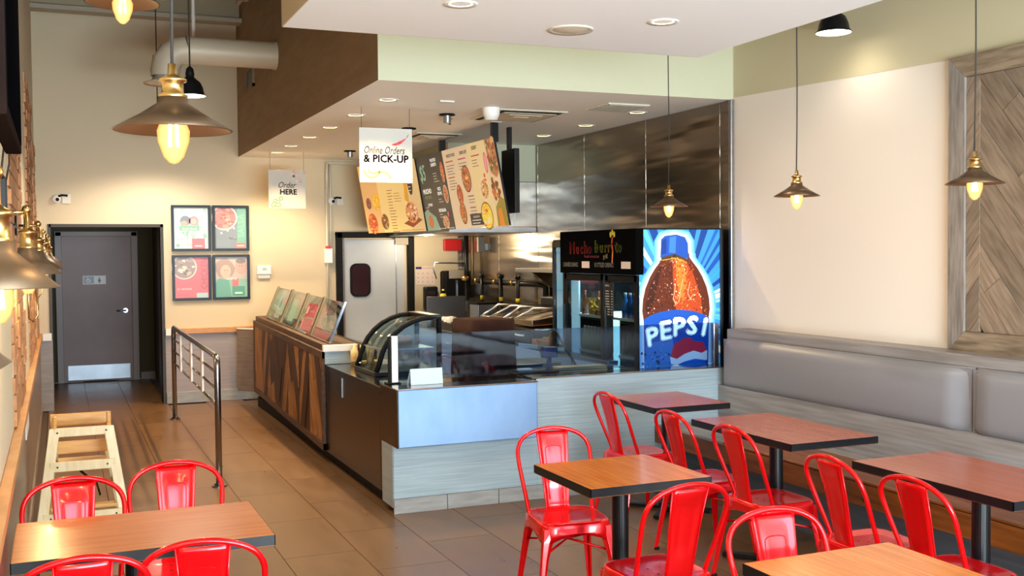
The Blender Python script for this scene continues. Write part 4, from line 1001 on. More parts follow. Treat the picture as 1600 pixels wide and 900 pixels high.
def m_right(a, w, h):
    a.rect(0, w, 0, h, 'e4cdab', 0)
    a.rect(w * .50, w * .82, 0, h, 'ead39c', 1)
    a.text(w * .17, h * .90, .032, 'MEXICO FOOD', '3b3330', 3, sx=.8, bold=.0012); a.text(w * .42, h * .90, .032, 'CHIPS & DIP', '3b3330', 3, sx=.8, bold=.0012); a.text(w * .64, h * .92, .032, 'DESSERT', '3b3330', 3, sx=.8, bold=.0012)
    for u, n0 in ((.05, 4), (.30, 3), (.56, 3)):
        a.rect(w * u, w * (u + .15), h * .84, h * .855, 'b4463a', 3); lines(a, w * u, h * .79, w * .17, n0, '7d6f60', 3)
    a.rect(w * .05, w * .18, h * .64, h * .655, 'b4463a', 3); lines(a, w * .05, h * .60, w * .17, 4, '7d6f60', 3)
    a.food(w * .40, h * .60, .105, FOOD, 3, 46, ry=.12, rim='5a3a22'); a.food(w * .22, h * .42, .08, ['b4502a', 'd0702c', '8a4420', 'e09050'], 3, 40, ry=.105)
    a.food(w * .22, h * .19, .08, FOOD, 3, 40, ry=.10, rim='3c3430'); a.food(w * .70, h * .44, .10, ['e0b070', 'd89040', 'c46a2c', 'efe0b0', '9a6a34'], 3, 40, ry=.095, rim='f2ece0')
    for u, v in ((.42, .38), (.42, .24)): a.rect(w * (u - .05), w * (u + .06), h * v, h * (v + .015), '8f5a44', 3); lines(a, w * (u - .05), h * (v - .04), w * .18, 2, '7d6f60', 3)
    a.rect(w * .34, w * .58, h * .03, h * .17, '23262a', 3); a.text(w * .46, h * .12, .020, 'SIGNATURE BURRITO', 'f4f0e4', 4, sx=.62); lines(a, w * .37, h * .085, w * .18, 2, 'e8e4da', 4)
    a.food(w * .66, h * .13, .13, ['f0d838', 'f4e468', 'e4c024', 'f2b83a', 'e8e0c0', 'd8503a'], 4, 50, ry=.12, rim='8a5a2a')
    a.disc(w * .80, h * .74, .038, 'd8485c', 3, ry=.10); a.disc(w * .80, h * .74, .026, 'f0a0a8', 4, ry=.08); a.disc(w * .74, h * .60, .022, 'd84a4a', 3); a.rect(w * .70, w * .76, h * .53, h * .56, 'd84a4a', 4)
    a.poly([(w * .86, h * .62), (w * .84, h), (w, h), (w, h * .62), (w * .95, h * .55)], 'b87a4a', 3)
    for i in range(50): a.disc(w * random.uniform(.86, .985), h * random.uniform(.66, .98), random.uniform(.015, .035), random.choice(['7a4a2c', 'c49058', '4f6a2c', 'd8b070', 'a0522c', '8a3a24']), 4 + i * .02, n=7, jit=.3)
    for i in range(60): a.disc(w * random.uniform(.84, .96), h * random.uniform(.32, .54), random.uniform(.014, .034), random.choice(['c46a2c', '6a3418', 'e0a050', '94401c', 'e8d4a0']), 4 + i * .02, n=7, jit=.3)
    a.poly([(w * .82, 0), (w * .84, h * .22), (w * .94, h * .34), (w, h * .30), (w, 0)], '9a8a2c', 4); a.poly([(w * .86, 0), (w * .87, h * .2), (w * .93, h * .2), (w * .94, 0)], 'e08a2c', 5)
def m_mid(a, w, h):
    a.rect(0, w, 0, h, '272a2c', 0)
    a.text(w * .20, h * .68, .17, '$5', '9fc0a4', 2, sx=.78, shear=.15, bold=.004)
    a.text(w * .26, h * .50, .052, 'MUCHO', 'f4f2ea', 3, sx=1.0, bold=.003); a.text(w * .26, h * .43, .036, 'MUNCHIES', '8f9a70', 3, sx=.9, bold=.001)
    a.text(w * .66, h * .90, .034, 'MUCHO', 'f4f2ea', 3, bold=.002); a.text(w * .66, h * .84, .034, 'BURRITO', 'f4f2ea', 3, bold=.002, sx=.85); lines(a, w * .58, h * .74, w * .2, 4, 'b8b8b0', 3)
    a.text(w * .70, h * .52, .034, 'RICE', 'f4f2ea', 3, bold=.002); a.text(w * .70, h * .46, .034, 'BOWL', 'f4f2ea', 3, bold=.002); lines(a, w * .62, h * .40, w * .16, 2, 'b8b8b0', 3)
    a.food(w * .92, h * .74, .055, ['c46a3c', 'e0a878', '8a4424', 'e8c8a0'], 3, 26, ry=.11); a.food(w * .90, h * .46, .065, ['c46a3c', 'd89a70', '8a4424', 'b8a080'], 3, 26, ry=.085, rim='d8c8b0')
    a.text(w * .68, h * .24, .034, 'ENCHILADA', 'f4f2ea', 3, bold=.002, sx=.85); lines(a, w * .56, h * .20, w * .2, 2, 'b8b8b0', 3)
    a.poly([(0, 0), (w * .50, 0), (w * .40, h * .18), (w * .15, h * .28), (0, h * .26)], '8fae94', 2)
    a.food(w * .20, h * .12, .075, ['d0703c', 'c4582c', 'e09a60'], 4, 20, ry=.065, rim='7d9a80'); a.food(w * .74, h * .10, .10, ['c89a70', 'a8704c', 'e4c49c', 'b06a44'], 3, 30, ry=.07)
    a.food(w * .86, h * .20, .03, ['c03a6c', 'e8c0c8'], 4, 8); a.rect(w * .44, w * .98, h * .015, h * .025, 'c8c8c0', 3)
    a.text(w * .28, h * .33, .03, 'COMBO', 'f4f2ea', 3, bold=.001); lines(a, w * .1, h * .31, w * .12, 2, 'b8b8b0', 3)
def m_left(a, w, h):
    a.rect(0, w, 0, h, 'f0cf86', 0); a.rect(0, w * .30, 0, h, 'e3b372', 1); a.rect(w * .78, w, 0, h, 'e0c08a', 1)
    for u, v, r_, c in ((.10, .44, .055, ['8a4a3a', '6a3028', 'b06a50']), (.24, .46, .08, ['f0b82c', 'e89020', 'f8dc60']), (.12, .14, .10, ['c4502c', 'e08a3c', 'a03a20', 'e8b060']), (.34, .16, .075, ['7a4a2c', 'a0703c', '5c5034', 'd8a060'])):
        a.food(w * u, h * v, r_ * 1.1, c, 3, 30, ry=r_ * 1.25)
    lines(a, w * .45, h * .60, w * .12, 16, '8a6a3c', 3, .034); lines(a, w * .56, h * .55, w * .16, 4, 'b08a4c', 3, .03)
    a.poly([(w * .66, h * .12), (w * .80, h * .06), (w * .97, h * .16), (w * .86, h * .22)], '8f4a26', 3); a.food(w * .82, h * .27, .13, ['d8905c', 'b4603a', 'e8c49a', '8a4428', 'f0d8b0'], 4, 44, ry=.12)
    a.disc(w * .86, h * .66, .05, '2e2620', 3, ry=.12); lines(a, w * .83, h * .72, w * .06, 4, 'e8d8c0', 4, .04); a.poly([(w * .74, h * .45), (w * .77, h * .8), (w * .82, h * .8), (w * .80, h * .4)], 'e0a020', 2)
    a.rect(w * .6, w * .98, h * .02, h * .028, 'a08050', 3)
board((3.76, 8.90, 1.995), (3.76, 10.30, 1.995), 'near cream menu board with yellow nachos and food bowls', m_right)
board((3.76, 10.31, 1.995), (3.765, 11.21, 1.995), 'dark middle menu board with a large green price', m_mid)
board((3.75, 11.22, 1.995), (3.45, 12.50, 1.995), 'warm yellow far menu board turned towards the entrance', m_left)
for y, lab in ((8.99, 'black ceiling post of the near end of the menu boards'), (10.42, 'black ceiling post of the middle of the menu boards')):
    t = thing('hanger_post', lab, 'post', (3.66, y, 2.75)); BX(-.03, .03, -.025, .025, 0, SZ - 2.75 - .001).build('post', M['black'], t); BX(-.05, .05, -.05, .05, SZ - 2.756, SZ - 2.751).build('flange', M['white'], t)
t = thing('monitor', 'black monitor edge hanging just behind the near menu board', 'monitor', (3.93, 9.32, 2.12)); BX(0, .05, -.16, .16, 0, .60).build('casing', M['black'], t, .004); BX(.0, .03, -.03, .03, .60, SZ - 2.121).build('mount', M['black'], t)

# =================================================================== KITCHEN CEILING FIXTURES
def vent(x0, x1, y0, y1, lab, n=3):
    t = thing('ceiling_vent', lab, 'vent', ((x0 + x1) / 2, (y0 + y1) / 2, SZ), 0, 'square ceiling vents in the kitchen'); w, h = (x1 - x0) / 2, (y1 - y0) / 2
    BX(-w, w, -h, h, -.010, -.001).build('frame', M['offwhite'], t, .003)
    for k in range(n):
        s = 1 - (k + .45) / (n + .6); f = MB(); z = -.012 - .004 * k
        for s_, zz, mi in ((s, z, 0), (s - .10, z - .006, 1)):
            f.box(-w * s_, w * s_, -h * s_, h * s_, zz - .004, zz, mi)
        f.build('louvre', [M['blackmat'], M['duct']], t)
vent(3.36, 3.98, 8.12, 8.83, 'square diffuser between the near menu board and the olive soffit')
vent(3.25, 3.72, 9.98, 10.50, 'square diffuser above the middle menu board')
t = thing('return_grille', 'dark rectangular return grille near the right end of the kitchen ceiling', 'vent', (4.23, 7.72, SZ)); BX(-.19, .19, -.2, .2, -.012, -.001).build('frame', M['offwhite'], t, .003)
for k in range(9): BX(-.17, .17, -.18 + k * .04, -.155 + k * .04, -.018, -.012).build('slat', M['joist'], t)
def spot(x, y, lab):
    t = thing('spot_fitting', lab, 'spotlight', (x, y, SZ), 0, 'small chrome ceiling fittings'); MB().lathe([(.0001, -.001), (.065, -.001), (.07, -.012), (.03, -.016)], n=20).build('plate', M['blackmat'], t); MB().cyl((0, 0, -.075), .033, .06, 16).build('barrel', M['steel'], t)
spot(3.07, 8.6, 'chrome ceiling spot fitting nearest the soffit front'); spot(3.07, 9.67, 'chrome ceiling spot fitting above the pick-up sign'); spot(3.10, 12.0, 'chrome ceiling spot fitting near the back wall')
t = thing('emergency_unit', 'white box unit on the kitchen ceiling beside the near square diffuser', 'ceiling unit', (3.28, 8.12, SZ)); b = MB(); b.lathe([(.0001, -.10), (.05, -.10), (.07, -.05), (.075, -.001)], n=12); b.build('casing', M['white'], t)
t = thing('smoke_detector', 'small flat white plate on the kitchen ceiling nearest the soffit corner', 'detector', (2.80, 7.88, SZ)); BX(-.06, .06, -.05, .05, -.012, -.001).build('casing', M['white'], t, .003)
t = thing('sprinkler_head', 'tiny dark sprinkler head on the kitchen ceiling before the menu boards', 'sprinkler', (3.20, 8.9, SZ)); MB().lathe([(.0001, -.05), (.018, -.05), (.005, -.045), (.006, -.002), (.03, -.001)], n=12).build('head', M['blackmat'], t)
t = thing('ceiling_conduit', 'horizontal conduit under the kitchen ceiling along the back wall', 'conduit', (3.12, YB - .05, 2.88)); MB().tube([(-.02, 0, 0), (1.6, 0, 0)], .016, 8).build('pipe', M['offwhite'], t); MB().tube([(-.02, 0, 0), (-.03, 0, -.30)], .016, 8).build('pipe', M['offwhite'], t)

# =================================================================== HOOD
hd = thing('exhaust_hood', 'stainless exhaust hood with cream enclosure above the cookline', 'hood', (3.73, 10.8, 1.95))
W(BX(3.86, XR - .013, 10.80, 13.1, 2.525, SZ - .001), 'enclosure', M['cream_soffit'], hd, .003)
W(BX(3.86, XR - .013, 10.79, 13.1, 2.03, 2.523), 'hood_body', M['steel_hood'], hd, .004)
W(BX(3.86, XR - .013, 10.785, 13.1, 1.965, 2.03), 'lower_rim', M['steel'], hd, .006)
W(BX(4.62, 4.63, 10.78, 10.79, 2.03, 2.52), 'seam', M['steel'], hd)

t = thing('fill_lamp', 'added fill lamp under the exhaust hood near the back wall', 'light', (4.15, 12.45, 1.963))
MB().lathe([(.0001, -.002), (.028, -.002), (.035, 0)], n=16).build('lens', M['lampglow'], t)
l = light('lamp_beam', 'POINT', (0, 0, -.08), 26, (1, .78, .48), shadow_soft_size=.08); l.parent = t  # added fill light for the dim back of the kitchen
# =================================================================== COOKLINE
ck = thing('prep_counter', 'steel drawer counter tinted with reflected window blue, seen through the front glass', 'counter', (4.0, 9.0, 0))
W(BX(4.05, 4.86, 8.72, 13.1, 0.1, .86), 'carcass', M['window_blue_steel'], ck, .004)
W(BX(4.0, 4.075, 7.45, 8.72, 0.1, .86), 'carcass', M['window_blue_steel'], ck, .004)
W(BX(4.03, 4.87, 8.70, 13.1, .86, .885), 'worktop', M['steel'], ck, .004); W(BX(3.985, 4.076, 7.45, 8.70, .86, .885), 'worktop', M['steel'], ck, .004)
for k, y in enumerate((7.5, 8.1, 8.75, 9.5, 10.25, 11.0)):
    d = W(BX(3.985 if y < 8.7 else 4.035, 4.0 if y < 8.7 else 4.05, y + .01, y + (.59 if y < 8.7 else .73), .58, .84), 'drawer', M['window_blue_steel'], ck, .003)
    q = MB(); xx = 3.985 if y < 8.7 else 4.035; yy = y + .3; q.tube([(xx, yy - .05, .74), (xx - .03, yy - .05, .74), (xx - .03, yy + .05, .74), (xx, yy + .05, .74)], .006, 6); q.build('handle', M['white'], d)
gr = thing('flat_grill', 'dark double contact grill with two raised handles on the cookline', 'grill', (4.45, 9.7, .886))
for s, y in enumerate((-.28, .28)):
    BX(-.36, .30, y - .24, y + .24, 0, .14).build('body', M['pan'], gr, .01); b = MB(); b.prism([(-.34, y - .22, .16), (.26, y - .22, .20), (.26, y - .22, .30), (-.34, y - .22, .22)], (0, .44, 0)); b.build('lid', M['steel_wall'], gr, .008)
    b = MB(); b.tube([(.25, y - .16, .30), (-.30, y - .16, .33), (-.50, y - .12, .22)], .012, 8); b.tube([(.25, y + .16, .30), (-.30, y + .16, .33), (-.50, y + .12, .22)], .012, 8); b.tube([(-.50, y - .12, .22), (-.50, y + .12, .22)], .014, 8); b.build('lift_handle', M['steel'], gr)
    BX(.20, .32, y - .2, y + .2, .14, .40).build('hinge_tower', M['black'], gr, .01)
    MB().tube([(-.37, y - .10, .07), (-.40, y - .10, .07), (-.40, y + .1, .07), (-.37, y + .1, .07)], .010, 8).build('tray_handle', M['white'], gr)
gd = thing('griddle', 'black flat griddle plate with scrapers at the middle of the cookline', 'griddle', (4.55, 11.0, .886)); BX(-.22, .17, -.7, .35, 0, .12).build('plate', M['pan'], gd, .008); BX(.12, .17, -.7, .35, .12, .22).build('splash_guard', M['black'], gd, .004)
fo = thing('foil_tray', 'crumpled foil tray on the cookline before the griddle', 'tray', (4.13, 10.62, .886)); b = MB()
n = 14; vs = []
for i in range(n + 1):
    for j in range(7): vs.append((-.16 + .05 * j, -.30 + .6 * i / n, .10 + .05 * math.sin(j * 1.05) + random.uniform(-.012, .012)))
b.add(vs, [(i * 7 + j, i * 7 + j + 1, (i + 1) * 7 + j + 1, (i + 1) * 7 + j) for i in range(n) for j in range(6)]); fs_ = b.build('foil', M['foil'], fo); fs_.modifiers.new('s', 'SOLIDIFY').thickness = .004
BX(-.17, .17, -.31, .31, 0, .09).build('pan', M['pan'], fo, .01)
fo2 = copy_tree(fo); fo2.location = (4.13, 11.32, .886); fo2['label'] = 'second crumpled foil tray further along the cookline'; fo['group'] = fo2['group'] = 'foil trays'
wr_ = thing('wooden_board', 'brown cutting board with food scraps beside the contact grill', 'board', (4.2, 8.98, .886)); BX(-.12, .18, -.2, .16, 0, .05).build('board', M['bread'], wr_, .006)
for k in range(6): MB().lathe([(.0001, .02), (.025, .01), (.02, -.01), (.0001, -.01)], (random.uniform(-.08, .14), random.uniform(-.15, .12), .062), 8).build('scrap', M['kraft'], wr_)
st = thing('steel_splash_panel', 'upright dark steel sheet standing left of the griddle', 'panel', (4.12, 11.75, .886)); BX(-.2, .28, 0, .02, 0, .36).build('sheet', mat('dull_steel_sheet', '6d6a66', .4, .9), st, .008)
bx_ = thing('steel_box', 'grey steel container behind the foil tray', 'container', (4.62, 11.75, .886)); BX(-.12, .12, -.14, .14, 0, .26).build('case', M['steel'], bx_, .008); BX(-.13, .13, -.15, .15, .26, .28).build('lid', M['blackmat'], bx_, .004)
yb = thing('yellow_bottle', 'yellow squeeze bottle behind the upright steel sheet', 'bottle', (4.35, 12.4, .886)); MB().lathe([(.0001, 0), (.045, 0), (.05, .15), (.05, .30), (.035, .36), (.02, .37), (.015, .42), (.0001, .42)], n=18).build('body', M['yellow'], yb); MB().lathe([(.02, .37), (.024, .37), (.02, .40), (.0001, .43)], n=12).build('cap', M['blackmat'], yb)
so = thing('sauce_bottle', 'small orange sauce bottle on the cookline beside the coolers', 'bottle', (4.09, 8.74, .886)); MB().lathe([(.0001, 0), (.022, 0), (.024, .08), (.012, .11), (.010, .14)], n=14).build('body', mat('orange_sauce', 'c87a3a', .3), so); MB().cyl((0, 0, .14), .012, .025, 12).build('cap', M['white'], so)
pp = thing('paper_stack', 'loose white papers lying on the cookline worktop', 'paper', (4.55, 8.93, .887))
for k in range(3): BX(-.1, .1, -.08, .08, k * .003, k * .003 + .002).build('sheet', M['white'], pp, rot=(0, 0, .3 * k))
# gas manifold on the steel wall
gm = thing('gas_manifold', 'black gas pipe manifold along the steel wall above the cookline', 'pipe', (4.80, 11.5, 1.40))
MB().tube([(0, 1.0, 0), (0, -.95, 0), (0.05, -1.02, -.03), (.05, -1.02, -.35)], .032, 12).build('main_pipe', M['black'], gm)
for y in (.66, .05, -.44):
    MB().tube([(-.03, y, .08), (-.03, y, -.38)], .022, 10).build('drop_pipe', M['black'], gm); MB().tube([(-.03, y, .05), (-.03, y, .09)], .034, 8).build('valve_cap', M['black'], gm)
    MB().tube([(-.031, y, -.17), (-.031, y, -.22)], .024, 10).build('yellow_tag', M['yellow'], gm)
for y in (.95, .33, -.2): MB().tube([(0, y, 0), (0, y - .07, 0)], .039, 12).build('fitting', M['brass'], gm)
hdv = thing('hose_bib', 'brass valve and tall black pipes at the back corner of the kitchen', 'pipe', (4.72, 12.62, 1.15)); MB().tube([(.02, 0, 0), (.02, 0, .82)], .03, 10).build('riser', M['black'], hdv); MB().tube([(.10, 0, .2), (.10, 0, .82)], .022, 10).build('riser', mat('tan_pipe', '9a7f58', .5), hdv)
MB().tube([(.02, 0, .47), (-.40, 0, .48), (-.42, 0, .40), (-.38, 0, .28)], .010, 8).build('steel_line', M['steel'], hdv)
b = MB(); b.lathe([(.0001, -.05), (.045, -.04), (.05, 0), (.0001, .02)], (-.02, -.05, .30), 14); b.build('valve', M['brass'], hdv)
sd_ = thing('hand_dryer', 'black and grey wall dispenser under the brass valve', 'dispenser', (4.75, 13.07, 1.16)); BX(-.18, .12, -.10, .1, 0, .36).build('case', M['blackmat'], sd_, .03); BX(-.12, .10, -.112, -.10, .26, .37).build('upper_panel', M['joist'], sd_, .004); BX(-.03, .0, -.108, -.10, .02, .24).build('chrome_strip', M['steel'], sd_)
rb = thing('fire_pull_box', 'red fire suppression box just under the hood rim', 'alarm box', (4.72, 13.16, 1.78)); BX(-.10, .14, -.06, .0, 0, .15).build('case', M['redbox'], rb, .008)
wb2 = thing('junction_boxes', 'beige and white boxes on the pipes under the hood', 'box', (4.80, 12.3, 1.76)); BX(-.04, .04, -.05, .0, 0, .18).build('beige_box', M['joist'], wb2, .004); BX(.05, .13, -.05, .0, .02, .10).build('white_box', M['white'], wb2, .004)
ct = thing('wall_notice', 'pale pink notice sheet with small symbols right of the kitchen door', 'notice', (4.25, YB - .003, 1.34)); BX(0, .26, -.003, 0, 0, .24).build('sheet', mat('pale_paper', 'ead4c8', .6), ct)
a = Art((0, -.0032, 0), (1, 0, 0), (0, 0, 1), (0, -1, 0)); a.rect(0, .08, .205, .235, '2e2560', 1); a.rect(.09, .24, .212, .222, 'c0a8a8', 1)
for i in range(4):
    for j in range(3): a.disc(.03 + .065 * i, .04 + .055 * j, .008, 'a89098', 1, n=6)
a.build('print', ct)
pd = thing('soap_dispenser', 'black soap dispenser on the cream wall right of the kitchen door', 'dispenser', (4.42, YB - .002, 1.02)); BX(-.08, .10, -.10, 0, 0, .30).build('case', M['black'], pd, .02); BX(-.045, .065, -.106, -.10, .06, .24).build('window', M['darkglass'], pd)
# wall shelf
sh = thing('wall_shelf', 'steel shelf with triangular brackets on the steel wall', 'shelf', (4.88, 9.65, 1.58))
BX(-.34, 0, -.85, .95, -.04, 0).build('shelf_board', M['steel_hood'], sh, .004)
for y in (-.6, .5): b = MB(); b.prism([(-.33, y, -.042), (0, y, -.042), (0, y, -.26), (-.03, y, -.26)], (0, .03, 0)); b.build('bracket', M['steel_wall'], sh)
t = thing('shelf_box', 'flat kraft box lying on the steel wall shelf', 'box', (4.75, 9.1, 1.582)); BX(-.1, .1, -.15, .15, 0, .03).build('box', M['kraft'], t, .003)

# =================================================================== COOLERS
cl = thing('drinks_cooler', 'black two-door glass drinks cooler with a large cola graphic on its side', 'cooler', (4.08, 7.12, 0))
x0, x1, y0, y1 = 4.08, 4.82, 7.13, 8.44
b = MB(); b.box(x0 + .03, x1, y0, y0 + .04, .12, 1.90); b.box(x0 + .03, x1, y1 - .04, y1, .12, 1.90); b.box(x1 - .03, x1, y0, y1, .12, 1.90); b.box(x0 + .03, x1, y0, y1, 1.80, 1.92); b.box(x0 + .03, x1, y0, y1, .02, .30); b.box(x0 + .03, x0 + .12, (y0 + y1) / 2 - .03, (y0 + y1) / 2 + .03, .3, 1.8)
W(b, 'cabinet', M['black'], cl, .004)
W(BX(x1 - .05, x1 - .031, y0 + .05, y1 - .05, .31, 1.79), 'back_liner', M['cooler_in'], cl)
W(BX(x0 - .03, x0 + .04, y0 - .012, y1 + .01, 1.57, 1.925), 'header', M['headerblack'], cl, .004)
a = Art((x0 - .0305, y1 + .005, 1.57), (0, -1, 0), (0, 0, 1), (-1, 0, 0), .0006)
for ch, u, h_, c in (('M', .19, .10, 'd0402c'), ('u', .315, .085, 'c83a2e'), ('c', .395, .085, 'c03630'), ('h', .46, .105, 'b83438'), ('o', .54, .085, 'b0343a')):
    a.text(u, .165, h_, ch, c, 2, sx=.95, bold=.003, align='LEFT')
for ch, u, c in (('b', .655, '8c9c38'), ('u', .745, '909434'), ('r', .825, '988c2c'), ('r', .88, 'a08028'), ('t', 1.0, '94963c'), ('o', 1.05, '8c8c40')):
    a.text(u, .175, .10 if ch in 'bt' else .085, ch, c, 2, sx=.95, bold=.003, align='LEFT')
a.stroke([(.955, .10), (.965, .18), (.95, .24), (.96, .29)], .022, 'd0442c', 3); a.stroke([(.955, .09), (.965, .18)], .010, 'e8b040', 4)
for dx, dy in ((-.03, .03), (0, .045), (.03, .03)): a.disc(.962 + dx, .285 + dy, .016, 'd8c848', 4, ry=.024)
a.text(.60, .13, .026, 'fresh mexican', '8c3034', 2, sx=1.3); a.text(.84, .125, .036, 'grill', 'd8cc98', 2, bold=.001)
a.text(.06, .055, .036, 'CANNED DRINKS', 'e8e4dc', 2, align='LEFT', sx=.72, bold=.0008); a.rect(.42, .56, .045, .10, 'ecdcd2', 2)
a.text(.65, .055, .036, 'BOTTLED DRINKS', 'e8e4dc', 2, align='LEFT', sx=.80, bold=.0008); a.rect(1.10, 1.25, .045, .10, 'ecdcd2', 2)
o = a.build('header_print', cl, M['print_matt']); o.location = -Vector(cl.location)
W(BX(x0 + .032, x0 + .05, 7.52, 7.60, .32, 1.20), 'lamp_strip', M['cooler_light'], cl); W(BX(x0 + .032, x0 + .05, 8.22, 8.36, .32, 1.50), 'side_liner', M['cooler_panel'], cl)
for k, (ya, yb_) in enumerate(((y0 + .02, 7.66), (7.70, y1 - .02))):
    f = MB(); w = .045; f.box(x0 - .005, x0 + .03, ya, ya + w, .30, 1.56); f.box(x0 - .005, x0 + .03, yb_ - w, yb_, .30, 1.56); f.box(x0 - .005, x0 + .03, ya, yb_, 1.51, 1.56); f.box(x0 - .005, x0 + .03, ya, yb_, .30, .37)
    d = W(f, 'door', M['blackmat'], cl, .004)
    q = BX(x0 + .005, x0 + .012, ya + w, yb_ - w, .37, 1.51).build('glass', G_COOL, d)
    q = BX(x0 - .03, x0 - .005, yb_ - w + .005, yb_ - .015, .8, 1.3).build('handle', M['black'], d, .004)
for z in (.62, .92, 1.22):
    W(BX(x0 + .036, x1 - .06, y0 + .06, y1 - .06, z - .022, z), 'wire_shelf', M['white'], cl)
sgc = W(BX(x0 - .008, x0 - .0055, 7.52, 7.66, 1.22, 1.50), 'price_card', M['black'], cl)
a = Art((x0 - .0085, 7.66, 1.22), (0, -1, 0), (0, 0, 1), (-1, 0, 0)); a.text(.04, .25, .014, 'DRINKS', 'e0e0e0', 1)
for i in range(10): a.rect(.01, random.uniform(.06, .09), .02 + i * .021, .027 + i * .021, 'a8acb0', 1); a.rect(.105, .13, .02 + i * .021, .027 + i * .021, 'a8acb0', 1)
o = a.build('card_print', cl); o.location = -Vector(cl.location)
light_l = light('cooler_lamp_light', 'AREA', (4.38, 7.75, 1.78), 40, (.8, .95, 1), (0, 0, 0), shape='RECTANGLE', size=.4, size_y=1.1)
# side graphic
gx0, gz0 = 4.085, .84; gw, gh = .73, 1.075
a = Art((gx0, 7.1295, gz0), (1, 0, 0), (0, 0, 1), (0, -1, 0), .0005)
a.rect(0, gw, 0, gh, '3a8ed6', 0)
cx, cy = gw * .50, gh * .42
rr = random.Random(3)
for i in range(46):
    an = 2 * PI * i / 46 + rr.uniform(-.05, .05); d = rr.uniform(.02, .055)
    p = [(cx, cy), (cx + 1.4 * math.cos(an - d), cy + 1.4 * math.sin(an - d)), (cx + 1.4 * math.cos(an + d), cy + 1.4 * math.sin(an + d))]
    p = clip(p, 0, gw, 0, gh)
    if p: a.poly(p, rr.choice(['0e4ea4', '8fd0f2', '2f9ae0', 'c8ecfb', '1b5fb6', '56b4ea', '103f8c', 'e2f5fd']), 1 + i * .02)
bot = [(.30, .93), (.34, .955), (.50, .965), (.60, .95), (.62, .92)]
def body(grow=0.0):
    ctl = [(.0, .40), (.30, .405), (.36, .41), (.42, .425), (.50, .415), (.58, .385), (.66, .33), (.72, .27), (.77, .205), (.80, .17), (.83, .165)]
    o = []
    for i in range(len(ctl) - 1):
        for q in range(4):
            t = q / 4; v = ctl[i][0] * (1 - t) + ctl[i + 1][0] * t; w_ = ctl[i][1] * (1 - t) + ctl[i + 1][1] * t; o.append((w_, v))
    o.append((.165, .83)); c = .445
    L_ = [(gw * (c + .0 - w_ + .012) - grow, gh * v) for w_, v in o]; R2 = [(gw * (c + w_) + grow, gh * v) for w_, v in reversed(o)]
    return [(max(0.001, min(gw - .001, u)), v) for u, v in L_ + R2]
for n_, g_ in enumerate((.060, .050, .041, .032, .023, .014, .006)):
    c = ['5aaee6', '74bdec', '8ecbf2', 'a8d8f6', 'c2e5fa', 'dcf2fd', 'f4fbff'][n_]
    a.poly(body(g_), c, 3 + n_ * .1)
    a.poly(clip([(gw * .26 - g_, gh * .78), (gw * .60 + g_, gh * .78), (gw * .595 + g_, gh * .92), (gw * .56 + g_ * .7, gh * .945 + g_ * .7), (gw * .43, gh * .962 + g_), (gw * .30 - g_ * .7, gh * .945 + g_ * .7), (gw * .265 - g_, gh * .92)], 0, gw, 0, gh), c, 3.05 + n_ * .1)
a.poly(body(), '5c2412', 4)
a.poly([(gw * .10, gh * .36), (gw * .07, gh * .46), (gw * .14, gh * .62), (gw * .28, gh * .76), (gw * .22, gh * .60), (gw * .17, gh * .48)], '3a160c', 4.2)
a.poly([(gw * .40, gh * .80), (gw * .56, gh * .79), (gw * .66, gh * .68), (gw * .76, gh * .5), (gw * .78, gh * .36), (gw * .48, gh * .33), (gw * .42, gh * .5)], 'b8421a', 4.4)
a.poly([(gw * .44, gh * .80), (gw * .54, gh * .79), (gw * .58, gh * .6), (gw * .52, gh * .45), (gw * .46, gh * .6)], 'e87a2c', 4.8)
for i in range(620):
    v = rr.uniform(.33, .80); lo = .09 + max(0, (v - .5)) * .58; hi = .83 - max(0, (v - .42)) * .55
    u = rr.uniform(lo, hi); left = u < .42
    c = rr.choice(['3a150c', '7a3418', '2a0e08', 'a0583a', 'd8b0a0', '8a3c1c', '4a1a0e']) if left else rr.choice(['d8602a', 'a83a18', 'f09a4a', '8a2e14', 'ffd0a0', 'c04a1c', '702410'])
    a.disc(gw * u, gh * v, rr.uniform(.002, .0075), c, 5 + i * .002, n=6)
for pts in ([(.44, .60), (.41, .50), (.44, .46), (.48, .48), (.50, .56), (.53, .64)], [(.62, .62), (.59, .54), (.62, .50), (.66, .53)]):
    a.stroke([(gw * u, gh * v) for u, v in pts], .006, 'f0b080', 7)
# cap
a.poly([(gw * .255, gh * .80), (gw * .265, gh * .93), (gw * .31, gh * .955), (gw * .45, gh * .965), (gw * .56, gh * .945), (gw * .595, gh * .90), (gw * .60, gh * .785), (gw * .43, gh * .825)], '1c4fae', 7)
a.poly([(gw * .265, gh * .82), (gw * .275, gh * .92), (gw * .33, gh * .94), (gw * .33, gh * .83)], '10388c', 7.4)
a.poly([(gw * .36, gh * .835), (gw * .37, gh * .945), (gw * .45, gh * .955), (gw * .44, gh * .83)], '3a78d0', 7.4)
a.stroke([(gw * .27, gh * .795), (gw * .43, gh * .815), (gw * .60, gh * .775)], .016, '4a3c20', 7.6); a.stroke([(gw * .28, gh * .78), (gw * .43, gh * .795), (gw * .58, gh * .76)], .006, 'd8a840', 7.8)
